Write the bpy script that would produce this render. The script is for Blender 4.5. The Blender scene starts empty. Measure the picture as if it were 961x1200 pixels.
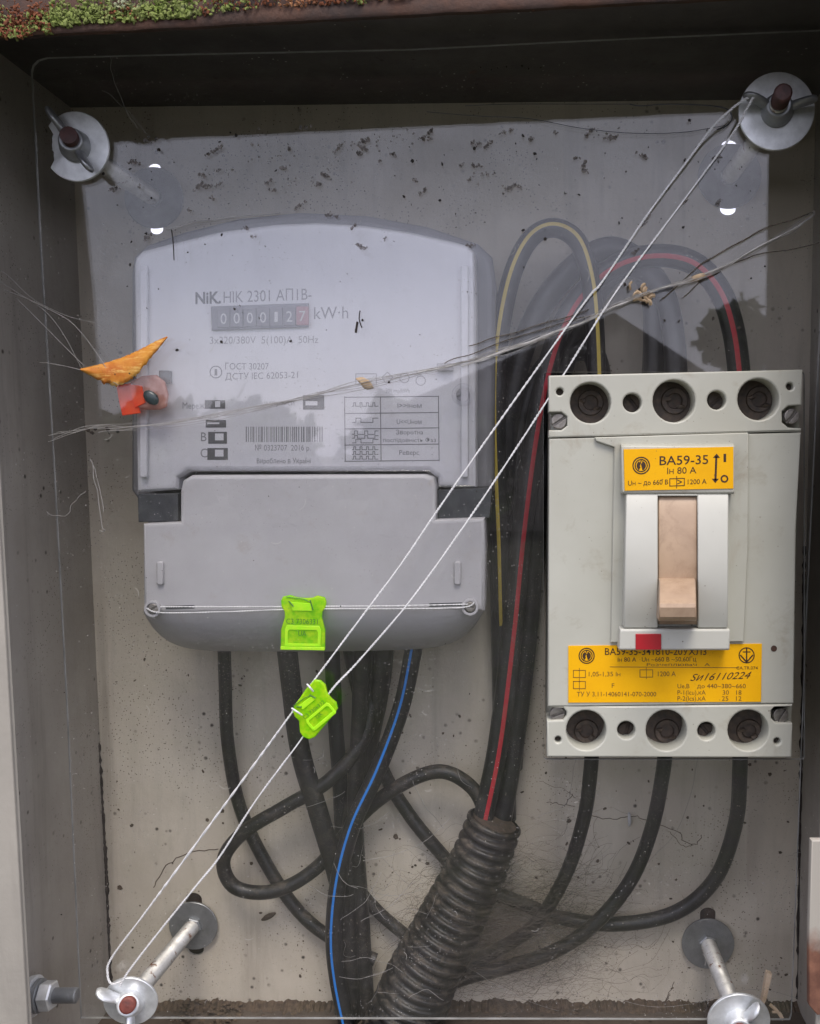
import bpy, bmesh, math, random
from mathutils import Vector, Matrix, noise
random.seed(7)
R = math.radians
SC = bpy.context.scene
COL = SC.collection
MM = 0.001

# ------------------------------------------------------------------ camera
FPX, PPX, PPY, DIST = 1080.0, 565.0, 642.0, 430.0      # focal length and principal point in photo pixels, distance to the pane in mm
n_ = Vector((45, -112, FPX)).normalized()              # into the box
v_ = Vector((62, 10400, FPX)).normalized()             # down
v_ = (v_ - n_ * v_.dot(n_)).normalized()
x_ = v_.cross(n_)
def to_world(d): return Vector((d.dot(x_), d.dot(n_), -d.dot(v_)))
CAM = Vector((0, -DIST, 0))
cd = bpy.data.cameras.new('camera'); co = bpy.data.objects.new('camera', cd); COL.objects.link(co)
ax, ay, az = to_world(Vector((1, 0, 0))), to_world(Vector((0, -1, 0))), to_world(Vector((0, 0, -1)))
co.matrix_world = Matrix(((ax.x, ay.x, az.x, 0), (ax.y, ay.y, az.y, -DIST * MM), (ax.z, ay.z, az.z, 0), (0, 0, 0, 1)))
cd.sensor_fit = 'HORIZONTAL'; cd.sensor_width = 36; cd.lens = 36 * FPX / 961
cd.shift_x = -(PPX - 480.5) / 961; cd.shift_y = (PPY - 600) / 961
cd.clip_start = 0.01; cd.clip_end = 2000
SC.camera = co

# ------------------------------------------------------------------ sky, sun, exposure
SUN_EL, SUN_AZ = 60, 9                                  # sun in front of the box, a little to the right
w = bpy.data.worlds.new("World"); SC.world = w; w.use_nodes = True
nt = w.node_tree; bg = nt.nodes['Background']
sky = nt.nodes.new('ShaderNodeTexSky'); sky.sky_type = 'NISHITA'; sky.sun_disc = False
sky.sun_elevation = R(SUN_EL); sky.sun_rotation = R(180 - SUN_AZ)
sky.air_density = 1.0; sky.dust_density = 3.0; sky.ozone_density = 1.0
ov = nt.nodes.new('ShaderNodeMix'); ov.data_type = 'RGBA'            # thin bright overcast over the blue
cn = nt.nodes.new('ShaderNodeTexNoise'); cn.inputs['Scale'].default_value = 2.2; cn.inputs['Detail'].default_value = 6
cm = nt.nodes.new('ShaderNodeMapRange'); cm.inputs[1].default_value = .3; cm.inputs[2].default_value = .7; cm.inputs[3].default_value = .55; cm.inputs[4].default_value = .9
nt.links.new(nt.nodes.new('ShaderNodeTexCoord').outputs['Generated'], cn.inputs['Vector']); nt.links.new(cn.outputs[0], cm.inputs[0]); nt.links.new(cm.outputs[0], ov.inputs[0])
nt.links.new(sky.outputs[0], ov.inputs[6]); ov.inputs[7].default_value = (9.7, 9.6, 11.5, 1)
nt.links.new(ov.outputs[2], bg.inputs[0]); bg.inputs[1].default_value = 0.135
sl = bpy.data.lights.new('sun', 'SUN'); sl.energy = 2.1; sl.angle = R(26); sl.color = (1, 0.93, 0.83)
so = bpy.data.objects.new('sun', sl); COL.objects.link(so)
sd = Vector((math.sin(R(SUN_AZ)) * math.cos(R(SUN_EL)), -math.cos(R(SUN_AZ)) * math.cos(R(SUN_EL)), math.sin(R(SUN_EL))))
so.rotation_euler = (-sd).to_track_quat('-Z', 'Y').to_euler()
vs = SC.view_settings
vs.view_transform = 'Standard'; vs.look = 'None'; vs.gamma = 1; vs.use_curve_mapping = False
vs.exposure = 0.4
SC.cycles.max_bounces = 10; SC.cycles.transparent_max_bounces = 64
SC.cycles.use_denoising = True

# ------------------------------------------------------------------ materials
class NB:
    def __init__(s, name):
        s.m = bpy.data.materials.new(name); s.m.use_nodes = True
        s.t = s.m.node_tree; s.b = s.t.nodes['Principled BSDF']; s.out = s.t.nodes['Material Output']
        s.co = s.n('ShaderNodeTexCoord').outputs['Object']
    def n(s, t, **k):
        q = s.t.nodes.new(t)
        for a, v in k.items(): setattr(q, a, v)
        return q
    def l(s, a, b): s.t.links.new(a, b)
    def noise(s, scale, detail=4, rough=.6, dist=0, vec=None):
        q = s.n('ShaderNodeTexNoise'); q.inputs['Scale'].default_value = scale; q.inputs['Detail'].default_value = detail
        q.inputs['Roughness'].default_value = rough; q.inputs['Distortion'].default_value = dist
        s.l(vec or s.co, q.inputs['Vector']); return q.outputs[0]
    def stretch(s, sx, sy, sz):
        q = s.n('ShaderNodeMapping'); q.inputs['Scale'].default_value = (sx, sy, sz); s.l(s.co, q.inputs['Vector']); return q.outputs[0]
    def voro(s, scale, vec=None):
        q = s.n('ShaderNodeTexVoronoi'); q.inputs['Scale'].default_value = scale; s.l(vec or s.co, q.inputs['Vector']); return q.outputs['Distance']
    def ramp(s, f, a, b, lo=0.0, hi=1.0):
        q = s.n('ShaderNodeMapRange'); q.inputs[1].default_value = a; q.inputs[2].default_value = b
        q.inputs[3].default_value = lo; q.inputs[4].default_value = hi; s.l(f, q.inputs[0]); return q.outputs[0]
    def math(s, op, a, b=None):
        q = s.n('ShaderNodeMath', operation=op)
        for i, v in enumerate((a, b)):
            if v is None: continue
            if isinstance(v, (int, float)): q.inputs[i].default_value = v
            else: s.l(v, q.inputs[i])
        return q.outputs[0]
    def mix(s, f, a, b):
        q = s.n('ShaderNodeMix', data_type='RGBA')
        for sock, v in ((q.inputs[0], f), (q.inputs[6], a), (q.inputs[7], b)):
            if isinstance(v, (int, float)): sock.default_value = v
            elif isinstance(v, tuple): sock.default_value = (*v, 1)
            else: s.l(v, sock)
        return q.outputs[2]
    def setp(s, key, v):
        if isinstance(v, tuple): s.b.inputs[key].default_value = (*v, 1)
        elif isinstance(v, (int, float)): s.b.inputs[key].default_value = v
        else: s.l(v, s.b.inputs[key])
    def bump(s, h, strength=.3, dist=.0003):
        q = s.n('ShaderNodeBump'); q.inputs['Strength'].default_value = strength; q.inputs['Distance'].default_value = dist
        s.l(h, q.inputs['Height']); s.l(q.outputs[0], s.b.inputs['Normal'])

def plain(name, c1, c2=None, rough=.5, metal=0, scale=80, bump=.15, grime=None, gs=150, ga=.6, gb=.72, spec=None, dots=None):
    b = NB(name); c2 = c2 or tuple(x * .82 for x in c1)
    col = b.mix(b.ramp(b.noise(scale), .3, .7), c1, c2)
    if grime: col = b.mix(b.ramp(b.noise(gs, 6, .7, .4), ga, gb), col, grime)
    if dots:
        sp = b.math('MULTIPLY', b.ramp(b.voro(190), .085, .03), b.ramp(b.noise(37, 3), .5, .6)); col = b.mix(sp, col, dots)
        sp = b.math('MULTIPLY', b.ramp(b.voro(420), .12, .05), b.ramp(b.noise(23, 3), .52, .6)); col = b.mix(sp, col, tuple(x * 1.6 for x in dots))
        st = b.ramp(b.noise(60, 6, .75, .6, b.stretch(1, 1, .25)), .62, .8, 0, .35); col = b.mix(st, col, tuple(x * 3 for x in dots))
    b.setp('Base Color', col); b.setp('Roughness', b.ramp(b.noise(scale * 2), .2, .8, rough - .08, rough + .1)); b.setp('Metallic', metal)
    if spec is not None: b.setp('Specular IOR Level', spec)
    if bump: b.bump(b.noise(scale * 14, 5, .7), bump)
    return b.m

def paint_metal(name, c1, c2, rust_a=.66, speck=True):
    b = NB(name)
    col = b.mix(b.ramp(b.noise(14, 6, .65), .3, .7), c1, c2)
    st = b.noise(60, 5, .7, .5, b.stretch(1, 1, .18))
    col = b.mix(b.ramp(st, .5, .8, 0, .35), col, tuple(x * .55 for x in c2))
    if speck:
        sp = b.math('MULTIPLY', b.ramp(b.voro(140), .20, .08), b.ramp(b.noise(35), .5, .62))
        col = b.mix(sp, col, (.035, .025, .018))
        sp2 = b.math('MULTIPLY', b.ramp(b.voro(520), .22, .1), b.ramp(b.noise(20, 3), .48, .6))
        col = b.mix(sp2, col, (.07, .05, .035))
        dr = b.ramp(b.noise(38, 6, .7, .35, b.stretch(1, 1, .07)), .56, .74, 0, .45); col = b.mix(dr, col, tuple(x * .42 for x in c2))
        lt = b.math('MULTIPLY', b.ramp(b.voro(240), .14, .05), b.ramp(b.noise(26, 3), .55, .62))
        col = b.mix(lt, col, (.62, .59, .54))
    ru = b.ramp(b.noise(22, 9, .72, .3), rust_a, rust_a + .06)
    col = b.mix(ru, col, b.mix(b.noise(160), (.16, .06, .025), (.06, .03, .02)))
    b.setp('Base Color', col); b.setp('Roughness', b.ramp(b.noise(40), .3, .7, .5, .75))
    h = b.math('ADD', b.noise(300, 5, .6), b.math('MULTIPLY', b.noise(24, 4), 2.0))
    b.bump(h, .25, .0006)
    return b.m

def rust(name):
    b = NB(name)
    col = b.mix(b.ramp(b.noise(45, 8, .7), .35, .65), (.085, .038, .022), (.035, .022, .018))
    col = b.mix(b.ramp(b.noise(120, 6, .7), .66, .74), col, (.26, .085, .03))
    b.setp('Base Color', col); b.setp('Roughness', .85); b.bump(b.noise(350, 8, .75), .8, .0008)
    return b.m

def clear(name, dust=.04, dots=True, tint=(1, 1, 1), refl=1.0, rough=.02, wav=.06):
    b = NB(name); t = b.t
    t.nodes.remove(b.b)
    geo = b.n('ShaderNodeNewGeometry')
    dp = b.n('ShaderNodeVectorMath', operation='DOT_PRODUCT'); b.l(geo.outputs['Normal'], dp.inputs[0]); b.l(geo.outputs['Incoming'], dp.inputs[1])
    c = b.math('SUBTRACT', 1.0, b.math('ABSOLUTE', dp.outputs['Value']))
    F = b.math('MULTIPLY', b.math('ADD', .052, b.math('MULTIPLY', .948, b.math('POWER', c, 5))), refl)
    F = b.math('MULTIPLY', F, b.ramp(b.noise(22, 8, .72, .8), .3, .7, .72, 1.12))
    tr = b.n('ShaderNodeBsdfTransparent'); tr.inputs[0].default_value = (*tint, 1)
    gl = b.n('ShaderNodeBsdfGlossy'); gl.inputs['Roughness'].default_value = rough
    bp = b.n('ShaderNodeBump'); bp.inputs['Strength'].default_value = wav; bp.inputs['Distance'].default_value = .0005
    b.l(b.noise(9, 3, .5), bp.inputs['Height']); b.l(bp.outputs[0], gl.inputs['Normal'])
    m1 = b.n('ShaderNodeMixShader'); b.l(F, m1.inputs[0]); b.l(tr.outputs[0], m1.inputs[1]); b.l(gl.outputs[0], m1.inputs[2])
    df = b.n('ShaderNodeBsdfDiffuse'); df.inputs[0].default_value = (.62, .6, .57, 1)
    d = b.math('MULTIPLY', b.ramp(b.noise(16, 7, .68, .6), .38, .75, .25, 1.6), dust)
    if dots:
        q = b.math('MULTIPLY', b.ramp(b.voro(420), .13, .06), b.ramp(b.noise(28, 4), .46, .6))
        d = b.math('ADD', d, b.math('MULTIPLY', q, .5))
        q = b.math('MULTIPLY', b.ramp(b.noise(90, 6, .75, 1.2, b.stretch(1, 1, .22)), .6, .78), .035)
        d = b.math('ADD', d, q)
    d = b.math('ADD', d, b.math('MULTIPLY', b.ramp(b.noise(150, 5, .7, .3, b.stretch(1, 1, .08)), .56, .8), .05 if not dots else .02))
    m2 = b.n('ShaderNodeMixShader'); b.l(d, m2.inputs[0]); b.l(m1.outputs[0], m2.inputs[1]); b.l(df.outputs[0], m2.inputs[2])
    b.l(m2.outputs[0], b.out.inputs[0])
    return b.m

def translucent(name, col, col2, dens=.55, rough=.25):
    b = NB(name)
    c = b.mix(b.ramp(b.noise(300, 3), .35, .65), col, col2)
    b.setp('Base Color', c); b.setp('Roughness', rough)
    tl = b.n('ShaderNodeBsdfTranslucent'); b.l(c, tl.inputs[0])
    tp = b.n('ShaderNodeBsdfTransparent'); b.l(c, tp.inputs[0])
    a = b.n('ShaderNodeMixShader'); a.inputs[0].default_value = .35; b.l(b.b.outputs[0], a.inputs[1]); b.l(tl.outputs[0], a.inputs[2])
    d = b.n('ShaderNodeMixShader'); d.inputs[0].default_value = 1 - dens; b.l(a.outputs[0], d.inputs[1]); b.l(tp.outputs[0], d.inputs[2])
    b.l(d.outputs[0], b.out.inputs[0])
    return b.m

def cable_mat(name, col, dust=(.2, .165, .13), amt=.6):
    b = NB(name)
    geo = b.n('ShaderNodeNewGeometry'); sx = b.n('ShaderNodeSeparateXYZ'); b.l(geo.outputs['Normal'], sx.inputs[0])
    up = b.ramp(sx.outputs['Z'], -.3, 1, .25, 1)
    f = b.math('MULTIPLY', b.math('MULTIPLY', b.ramp(b.noise(110, 8, .8, .8), .48, .66), up), amt)
    c = b.mix(f, col, dust)
    sp = b.math('MULTIPLY', b.ramp(b.voro(330), .16, .06), b.ramp(b.noise(40), .52, .62))
    c = b.mix(sp, c, (.26, .225, .185))
    sp = b.math('MULTIPLY', b.ramp(b.voro(800), .22, .12), b.ramp(b.noise(30), .5, .62)); c = b.mix(sp, c, (.19, .16, .13))
    b.setp('Base Color', c); b.setp('Roughness', b.ramp(f, 0, .5, .42, .85)); b.bump(b.math('ADD', b.noise(500, 5), b.math('MULTIPLY', b.noise(60, 3), 1.5)), .4, .0005)
    return b.m

def zinc(name, tint=(.62, .66, .68), rough=.3, rst=.7):
    b = NB(name)
    c = b.mix(b.ramp(b.noise(160, 5), .3, .7), tint, tuple(x * .72 for x in tint))
    ru = b.ramp(b.noise(140, 8, .75, .5), rst, rst + .05)
    c = b.mix(ru, c, (.16, .075, .04))
    b.setp('Base Color', c); b.setp('Metallic', b.ramp(ru, 0, 1, .75, .1))
    b.setp('Roughness', b.ramp(b.noise(90, 5), .3, .7, rough - .06, rough + .14)); b.bump(b.noise(450, 5), .15, .0003)
    return b.m

MT = dict(
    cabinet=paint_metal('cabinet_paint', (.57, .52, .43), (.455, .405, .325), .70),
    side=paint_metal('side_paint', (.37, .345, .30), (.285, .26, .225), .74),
    ceil=paint_metal('shaded_top_paint', (.10, .09, .082), (.06, .054, .05), .66),  # shade under the roof put into the ceiling colour
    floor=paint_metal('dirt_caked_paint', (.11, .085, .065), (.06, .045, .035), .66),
    flange=paint_metal('flange_paint', (.36, .335, .29), (.28, .26, .225), .74, False),
    rust=rust('rusty_iron'),
    pane=clear('plexiglass', .010),
    edge=plain('pane_edge', (.32, .32, .31), (.14, .14, .13), rough=.6, scale=50),
    cover=clear('clear_meter_cover', .02, False, (.96, .96, .97), 1.0, .04),
    whiteplate=plain('meter_face_plastic', (.62, .62, .63), (.56, .56, .58), .45, scale=30, bump=.05, grime=(.45, .43, .42), gs=60, ga=.62, gb=.85),
    greyplastic=plain('grey_meter_plastic', (.37, .365, .375), (.32, .315, .325), .5, scale=30, bump=.12, grime=(.3, .28, .26), gs=70, ga=.58, gb=.8),
    shell=plain('shaded_shell_plastic', (.2, .2, .215), (.16, .16, .17), .5, scale=30),  # light grey shell, darkened to paint in the shade around the face
    darkslot=plain('dark_slot_plastic', (.022, .024, .028), (.05, .053, .058), .5, scale=90),
    ivory=plain('ivory_breaker_plastic', (.455, .455, .395), (.385, .38, .32), .42, scale=18, bump=.05, dots=(.1, .075, .05), grime=(.30, .265, .20), gs=60, ga=.56, gb=.82),
    ivory2=plain('pale_handle_plastic', (.50, .50, .45), (.44, .435, .385), .42, scale=18, bump=.05, dots=(.12, .09, .06), grime=(.4, .37, .31), gs=110, ga=.68, gb=.8),
    beige=plain('beige_lever_plastic', (.42, .30, .20), (.34, .24, .165), .45, scale=60, bump=.1, grime=(.27, .18, .115), gs=75, ga=.5, gb=.72),
    hole=plain('dark_terminal', (.03, .024, .02), (.085, .06, .042), .6, scale=400, bump=.6),  # near-black base mottled with dark brown
    yellow=plain('yellow_sticker', (.80, .42, .002), (.74, .37, .002), .6, spec=.2, dots=(.2, .1, .02), scale=50, bump=.05, grime=(.5, .28, .03), gs=200, ga=.66, gb=.8),
    brownink=plain('brown_ink', (.045, .018, .006), rough=.5, bump=0),
    fadeink=plain('faded_brown_ink', (.16, .075, .012), rough=.5, bump=0),
    greyink=plain('grey_ink', (.24, .24, .25), rough=.6, bump=0),
    paleink=plain('pale_grey_ink', (.33, .33, .34), rough=.6, bump=0),
    darkink=plain('dark_ink', (.09, .09, .095), rough=.6, bump=0),
    redtag=plain('red_indicator', (.42, .012, .02), (.34, .01, .015), .4, scale=100),
    drum=plain('counter_drum', (.2, .2, .22), (.165, .165, .185), .5),
    drumred=plain('red_counter_drum', (.36, .2, .22), rough=.5),
    digit=plain('white_digit', (.55, .55, .56), rough=.5, bump=0),
    zinc=zinc('zinc_plated_steel', (.84, .86, .87), .46),
    oldzinc=zinc('dull_zinc', (.34, .35, .36), .42, .72),
    rod=zinc('threaded_zinc', (.62, .61, .58), .5, .57),
    redpaint=plain('red_thread_paint', (.20, .045, .03), (.08, .02, .015), .5, scale=300, bump=.5),
    darkred=plain('dark_red_thread_paint', (.07, .022, .018), (.03, .012, .01), .5, scale=300, bump=.5),
    steel=plain('worn_steel_screw', (.36, .34, .31), (.2, .18, .16), .4, .85, scale=300, bump=.4),
    black=cable_mat('black_cable', (.006, .006, .007), amt=.18),
    blackdusty=cable_mat('dusty_black_cable', (.006, .0055, .005), (.15, .12, .09), .55),
    bluestripe=cable_mat('blue_stripe', (.01, .17, .55), amt=.2),
    redstripe=cable_mat('red_stripe', (.36, .012, .025), amt=.6),
    yellowstripe=cable_mat('yellow_stripe', (.5, .38, .06), amt=.3),
    conduit=cable_mat('dusty_conduit', (.007, .006, .0055), (.17, .135, .10), .6),
    wire=plain('white_seal_wire', (.72, .72, .72), (.6, .6, .6), .4, scale=400, bump=.2),
    thinwire=plain('dark_thin_wire', (.06, .06, .07), rough=.5),
    green=translucent('green_seal_plastic', (.38, .88, .01), (.74, 1.0, .03), .58, .15),
    greenrib=translucent('green_seal_rib', (.74, 1.0, .05), (.6, 1.0, .03), .75, .2),
    seallet=plain('green_seal_ink', (.06, .2, .01), rough=.5, bump=0),
    redseal=translucent('red_seal_plastic', (1.0, .14, .03), (.95, .08, .015), .75, .3),
    pinkseal=translucent('pink_seal_plastic', (.75, .45, .38), (.6, .3, .24), .55, .3),
    plug=plain('dark_seal_plug', (.03, .05, .055), (.015, .02, .02), .25, scale=200),
    web=translucent('spider_silk', (.75, .74, .72), (.62, .6, .58), .42, .8),
    webfaint=translucent('faint_spider_silk', (.5, .45, .39), (.38, .34, .29), .24, .8),
    webmain=translucent('dusty_spider_rope', (.8, .79, .77), (.66, .64, .61), .75, .8),
    smudge=translucent('thin_dark_smudge', (.82, .8, .79), (.7, .68, .67), .12, .95),
    dust=plain('pale_dust', (.5, .48, .45), rough=.95, bump=0),
    speck=plain('dark_dirt', (.035, .026, .02), (.015, .012, .01), .9, bump=.4),
    crumb=plain('brown_dirt', (.12, .085, .055), (.05, .035, .025), .95, scale=300, bump=.8),
    straw=plain('dry_straw', (.5, .38, .24), (.36, .25, .15), .8, scale=400, bump=.4),
    wood=plain('pale_wood_splinter', (.62, .49, .36), (.5, .37, .25), .8, scale=300, bump=.4),
)
# dry leaf
b = NB('dry_orange_leaf')
c = b.mix(b.ramp(b.noise(90, 6, .7), .3, .7), (.74, .34, .04), (.52, .13, .015))
mp = b.n('ShaderNodeMapping'); mp.inputs['Rotation'].default_value = (0, R(22), 0); mp.inputs['Scale'].default_value = (.25, 1, 1.6); b.l(b.co, mp.inputs['Vector'])
c = b.mix(b.ramp(b.noise(330, 6, .7, .3, mp.outputs[0]), .5, .62), c, (.85, .55, .16))
c = b.mix(b.ramp(b.noise(130, 7, .75, .8), .60, .70), c, (.30, .09, .02))
c = b.mix(b.ramp(b.voro(200), .12, .05), c, (.05, .02, .01))
b.setp('Base Color', c); b.setp('Roughness', .6); b.bump(b.noise(400, 5), .5, .0004); MT['leaf'] = b.m
# moss
def moss_mat(name, a, c2, c3):
    b = NB(name)
    c = b.mix(b.ramp(b.noise(240, 5, .7), .35, .65), a, c2); c = b.mix(b.ramp(b.noise(60, 4), .55, .65), c, c3)
    b.setp('Base Color', c); b.setp('Roughness', .95); b.bump(b.noise(900, 6, .8), 1, .001); return b.m
MT['moss'] = moss_mat('moss_green', (.17, .23, .035), (.30, .34, .11), (.44, .47, .30))
MT['lichen'] = moss_mat('orange_lichen', (.30, .10, .04), (.15, .05, .025), (.46, .22, .10))

# ------------------------------------------------------------------ geometry helpers
def U(px, py, y):
    """The point in the place (mm) that sits at a photo position, at depth y behind the pane."""
    d = to_world(Vector((px - PPX, py - PPY, FPX)))
    return CAM + d * ((y + DIST) / d.y)
def link(name, me, mats, parent=None):
    o = bpy.data.objects.new(name, me); COL.objects.link(o)
    for m in (mats if isinstance(mats, (list, tuple)) else [mats]): me.materials.append(m)
    if parent is not None:
        o.parent = parent; o.matrix_parent_inverse = Matrix.Translation(-parent.location)
    return o
def tag(o, label=None, cat=None, group=None, kind=None):
    for k, v in (('label', label), ('category', cat), ('group', group), ('kind', kind)):
        if v: o[k] = v
    return o
def thing(name, at, label, cat, group=None):
    o = bpy.data.objects.new(name, None); COL.objects.link(o); o.location = Vector(at) * MM; o.empty_display_size = .01
    return tag(o, label, cat, group)

class MB:
    """Collects shapes in mm, then links them as one mesh object."""
    def __init__(s): s.v = []; s.f = []; s.mi = []
    def add(s, vs, fs, mi=0):
        k = len(s.v); s.v += [Vector(p) for p in vs]; s.f += [tuple(i + k for i in f) for f in fs]; s.mi += [mi] * len(fs) if isinstance(mi, int) else list(mi)
    def mesh(s, name, smooth=30):
        me = bpy.data.meshes.new(name); me.from_pydata([tuple(p * MM) for p in s.v], [], s.f)
        me.polygons.foreach_set('material_index', s.mi)
        if smooth:
            me.polygons.foreach_set('use_smooth', [True] * len(s.f)); me.set_sharp_from_angle(angle=R(smooth))
        me.update(); return me
    def build(s, name, mats, parent=None, smooth=30): return link(name, s.mesh(name, smooth), mats, parent)
    # shapes
    def hexa(s, p, mi=0):      # 4 front corners then 4 back corners (same order: tl tr br bl)
        s.add(p, [(0, 3, 2, 1), (4, 5, 6, 7), (0, 1, 5, 4), (1, 2, 6, 5), (2, 3, 7, 6), (3, 0, 4, 7)], mi); return s
    def slab(s, q, y0, y1, mi=0):   # px quad (tl tr br bl) at y0, going straight back to y1
        f = [U(x, y, y0) for x, y in q]; return s.hexa(f + [Vector((p.x, y1, p.z)) for p in f], mi)
    def tube(s, pts, rad, seg=10, mi=0, cap=True, ref=Vector((0, -1, 0)), stripe=None, smi=1, sub=0):
        if sub: pts = spline(pts, sub)
        n = len(pts); fs = []; vs = []; mis = []
        for i, p in enumerate(pts):
            t = (pts[min(i + 1, n - 1)] - pts[max(i - 1, 0)]).normalized()
            a = ref - t * ref.dot(t)
            if a.length < .05: a = Vector((1, 0, 0)) - t * t.x
            a.normalize(); c = t.cross(a)
            r = rad(i / (n - 1)) if callable(rad) else rad
            for k in range(seg):
                th = 2 * math.pi * k / seg; vs.append(p + a * (math.cos(th) * r) + c * (math.sin(th) * r))
        for i in range(n - 1):
            for k in range(seg):
                k2 = (k + 1) % seg; fs.append((i * seg + k, i * seg + k2, (i + 1) * seg + k2, (i + 1) * seg + k))
                mis.append(smi if stripe and k in stripe else mi)
        if cap:
            fs.append(tuple(range(seg))[::-1]); mis.append(mi); fs.append(tuple((n - 1) * seg + k for k in range(seg))); mis.append(mi)
        s.add(vs, fs, mis); return s
    def lathe(s, c, axis, prof, seg=28, mi=0):  # prof: (distance along axis, radius)
        axis = Vector(axis).normalized(); a = axis.orthogonal().normalized(); bb = axis.cross(a); vs = []; fs = []; n = len(prof)
        for h, r in prof:
            for k in range(seg):
                th = 2 * math.pi * k / seg; vs.append(Vector(c) + axis * h + (a * math.cos(th) + bb * math.sin(th)) * max(r, .001))
        for i in range(n - 1):
            for k in range(seg):
                k2 = (k + 1) % seg; fs.append((i * seg + k, i * seg + k2, (i + 1) * seg + k2, (i + 1) * seg + k))
        s.add(vs, fs, mi); return s
    def plate(s, loops, y0, y1, bev=.5, mi=0, res=2, world=False):
        """Flat piece with holes; loops are photo positions at depth y0; it goes straight back to y1."""
        cu = bpy.data.curves.new('c', 'CURVE'); cu.dimensions = '2D'; cu.fill_mode = 'BOTH'
        for lp in loops:
            sp = cu.splines.new('POLY'); sp.points.add(len(lp) - 1); sp.use_cyclic_u = True
            for q, p in zip(sp.points, lp):
                u = p if world else U(p[0], p[1], y0)
                q.co = (u[0], u[2], 0, 1) if not world else (p[0], p[1], 0, 1)
        th = abs(y1 - y0); bev = min(bev, th * .49); cu.extrude = th / 2 - bev; cu.bevel_depth = bev; cu.bevel_resolution = res; cu.offset = -bev
        ob = bpy.data.objects.new('c', cu); me = bpy.data.meshes.new_from_object(ob); ym = (y0 + y1) / 2
        s.add([Vector((v.co.x, ym - v.co.z, v.co.y)) for v in me.vertices], [tuple(f.vertices) for f in me.polygons], mi)
        bpy.data.objects.remove(ob); bpy.data.curves.remove(cu); bpy.data.meshes.remove(me); return s
    def ribbon(s, pts, wpx, y, mi=0, closed=False):    # flat printed line
        pts = [Vector((p[0], p[1])) for p in pts]
        if closed: pts = pts + [pts[0]]
        for a, c in zip(pts, pts[1:]):
            d = c - a
            if d.length < 1e-6: continue
            d.normalize(); nn = Vector((-d.y, d.x)) * wpx / 2; a2, c2 = a - d * wpx * .45, c + d * wpx * .45
            s.add([U(q.x, q.y, y) for q in (a2 + nn, c2 + nn, c2 - nn, a2 - nn)], [(0, 1, 2, 3)], mi)
        return s
    def rect(s, x0, y0, x1, y1, y, mi=0):
        s.add([U(x0, y1, y), U(x1, y1, y), U(x1, y0, y), U(x0, y0, y)], [(0, 1, 2, 3)], mi); return s
    def disc(s, px, py, r, y, mi=0, n=20, r0=0, a0=0, a1=360):
        o = [(px + r * math.cos(R(a0 + (a1 - a0) * k / n)), py + r * math.sin(R(a0 + (a1 - a0) * k / n))) for k in range(n + 1)]
        i = [(px + r0 * math.cos(R(a0 + (a1 - a0) * k / n)), py + r0 * math.sin(R(a0 + (a1 - a0) * k / n))) for k in range(n + 1)]
        s.add([U(*p, y) for p in o + i], [(k, k + n + 1, k + n + 2, k + 1) for k in range(n)], mi); return s
    def text(s, txt, x0, x1, yb, h, y, mi=0, yb1=None, shear=0, bold=0, frame=None):
        yb1 = yb if yb1 is None else yb1
        cu = bpy.data.curves.new('t', 'FONT')
        tt = txt.translate(str.maketrans('АВЕКМНОРСТХІаеорсухіI', 'ABEKMHOPCTXlaeopcyxil')); cu.body = tt.replace('н', 'h')
        for i_, ch_ in enumerate(tt):
            if ch_ == 'н': cu.body_format[i_].use_small_caps = True
        cu.shear = shear; cu.resolution_u = 3; cu.offset = bold
        ob = bpy.data.objects.new('t', cu); me = bpy.data.meshes.new_from_object(ob)
        if len(me.vertices):
            xs = [v.co.x for v in me.vertices]; lo, hi = min(xs), max(xs); vs = []
            for v in me.vertices:
                u = (v.co.x - lo) / (hi - lo); q = v.co.y / .729
                if frame: vs.append(frame(u, q))
                else: vs.append(U(x0 + u * (x1 - x0), yb + (yb1 - yb) * u - q * h, y))
            s.add(vs, [tuple(f.vertices) for f in me.polygons], mi)
        bpy.data.objects.remove(ob); bpy.data.curves.remove(cu); bpy.data.meshes.remove(me); return s
    def blob(s, c, r, mi=0, sq=(1, 1, 1), jit=.35, seed=0):
        bm = bmesh.new(); bmesh.ops.create_icosphere(bm, subdivisions=1, radius=1)
        q = Matrix.Rotation(random.random() * 6.3, 3, Vector((random.random() - .5, random.random() - .5, random.random() - .5)).normalized())
        vs = [Vector(c) + Vector((a.x * sq[0], a.y * sq[1], a.z * sq[2])) * r for a in (q @ v.co * (1 + random.uniform(-jit, jit)) for v in bm.verts)]
        bm.verts.index_update(); s.add(vs, [tuple(v.index for v in f.verts) for f in bm.faces], mi); bm.free(); return s

def spline(p, sub=6):
    out = []; n = len(p)
    for i in range(n - 1):
        a, b_, c_, d = p[max(i - 1, 0)], p[i], p[i + 1], p[min(i + 2, n - 1)]
        for k in range(sub):
            t = k / sub
            out.append(.5 * (2 * b_ + (c_ - a) * t + (2 * a - 5 * b_ + 4 * c_ - d) * t * t + (3 * b_ - a - 3 * c_ + d) * t ** 3))
    out.append(p[-1]); return out
def circ(px, py, r, n=28, sx=1): return [(px + r * sx * math.cos(2 * math.pi * k / n), py + r * math.sin(2 * math.pi * k / n)) for k in range(n)]
def rrect(x0, y0, x1, y1, r, n=5):
    out = []
    for cx, cy, a in ((x1 - r, y0 + r, -90), (x1 - r, y1 - r, 0), (x0 + r, y1 - r, 90), (x0 + r, y0 + r, 180)):
        for k in range(n + 1): th = R(a + 90 * k / n); out.append((cx + r * math.cos(th), cy + r * math.sin(th)))
    return out
PXMM = DIST / FPX      # mm per photo pixel on the pane
def mmr(rpx, y): return rpx * (DIST + y) / FPX

BACK, FRONT = 85.0, -48.0

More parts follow.
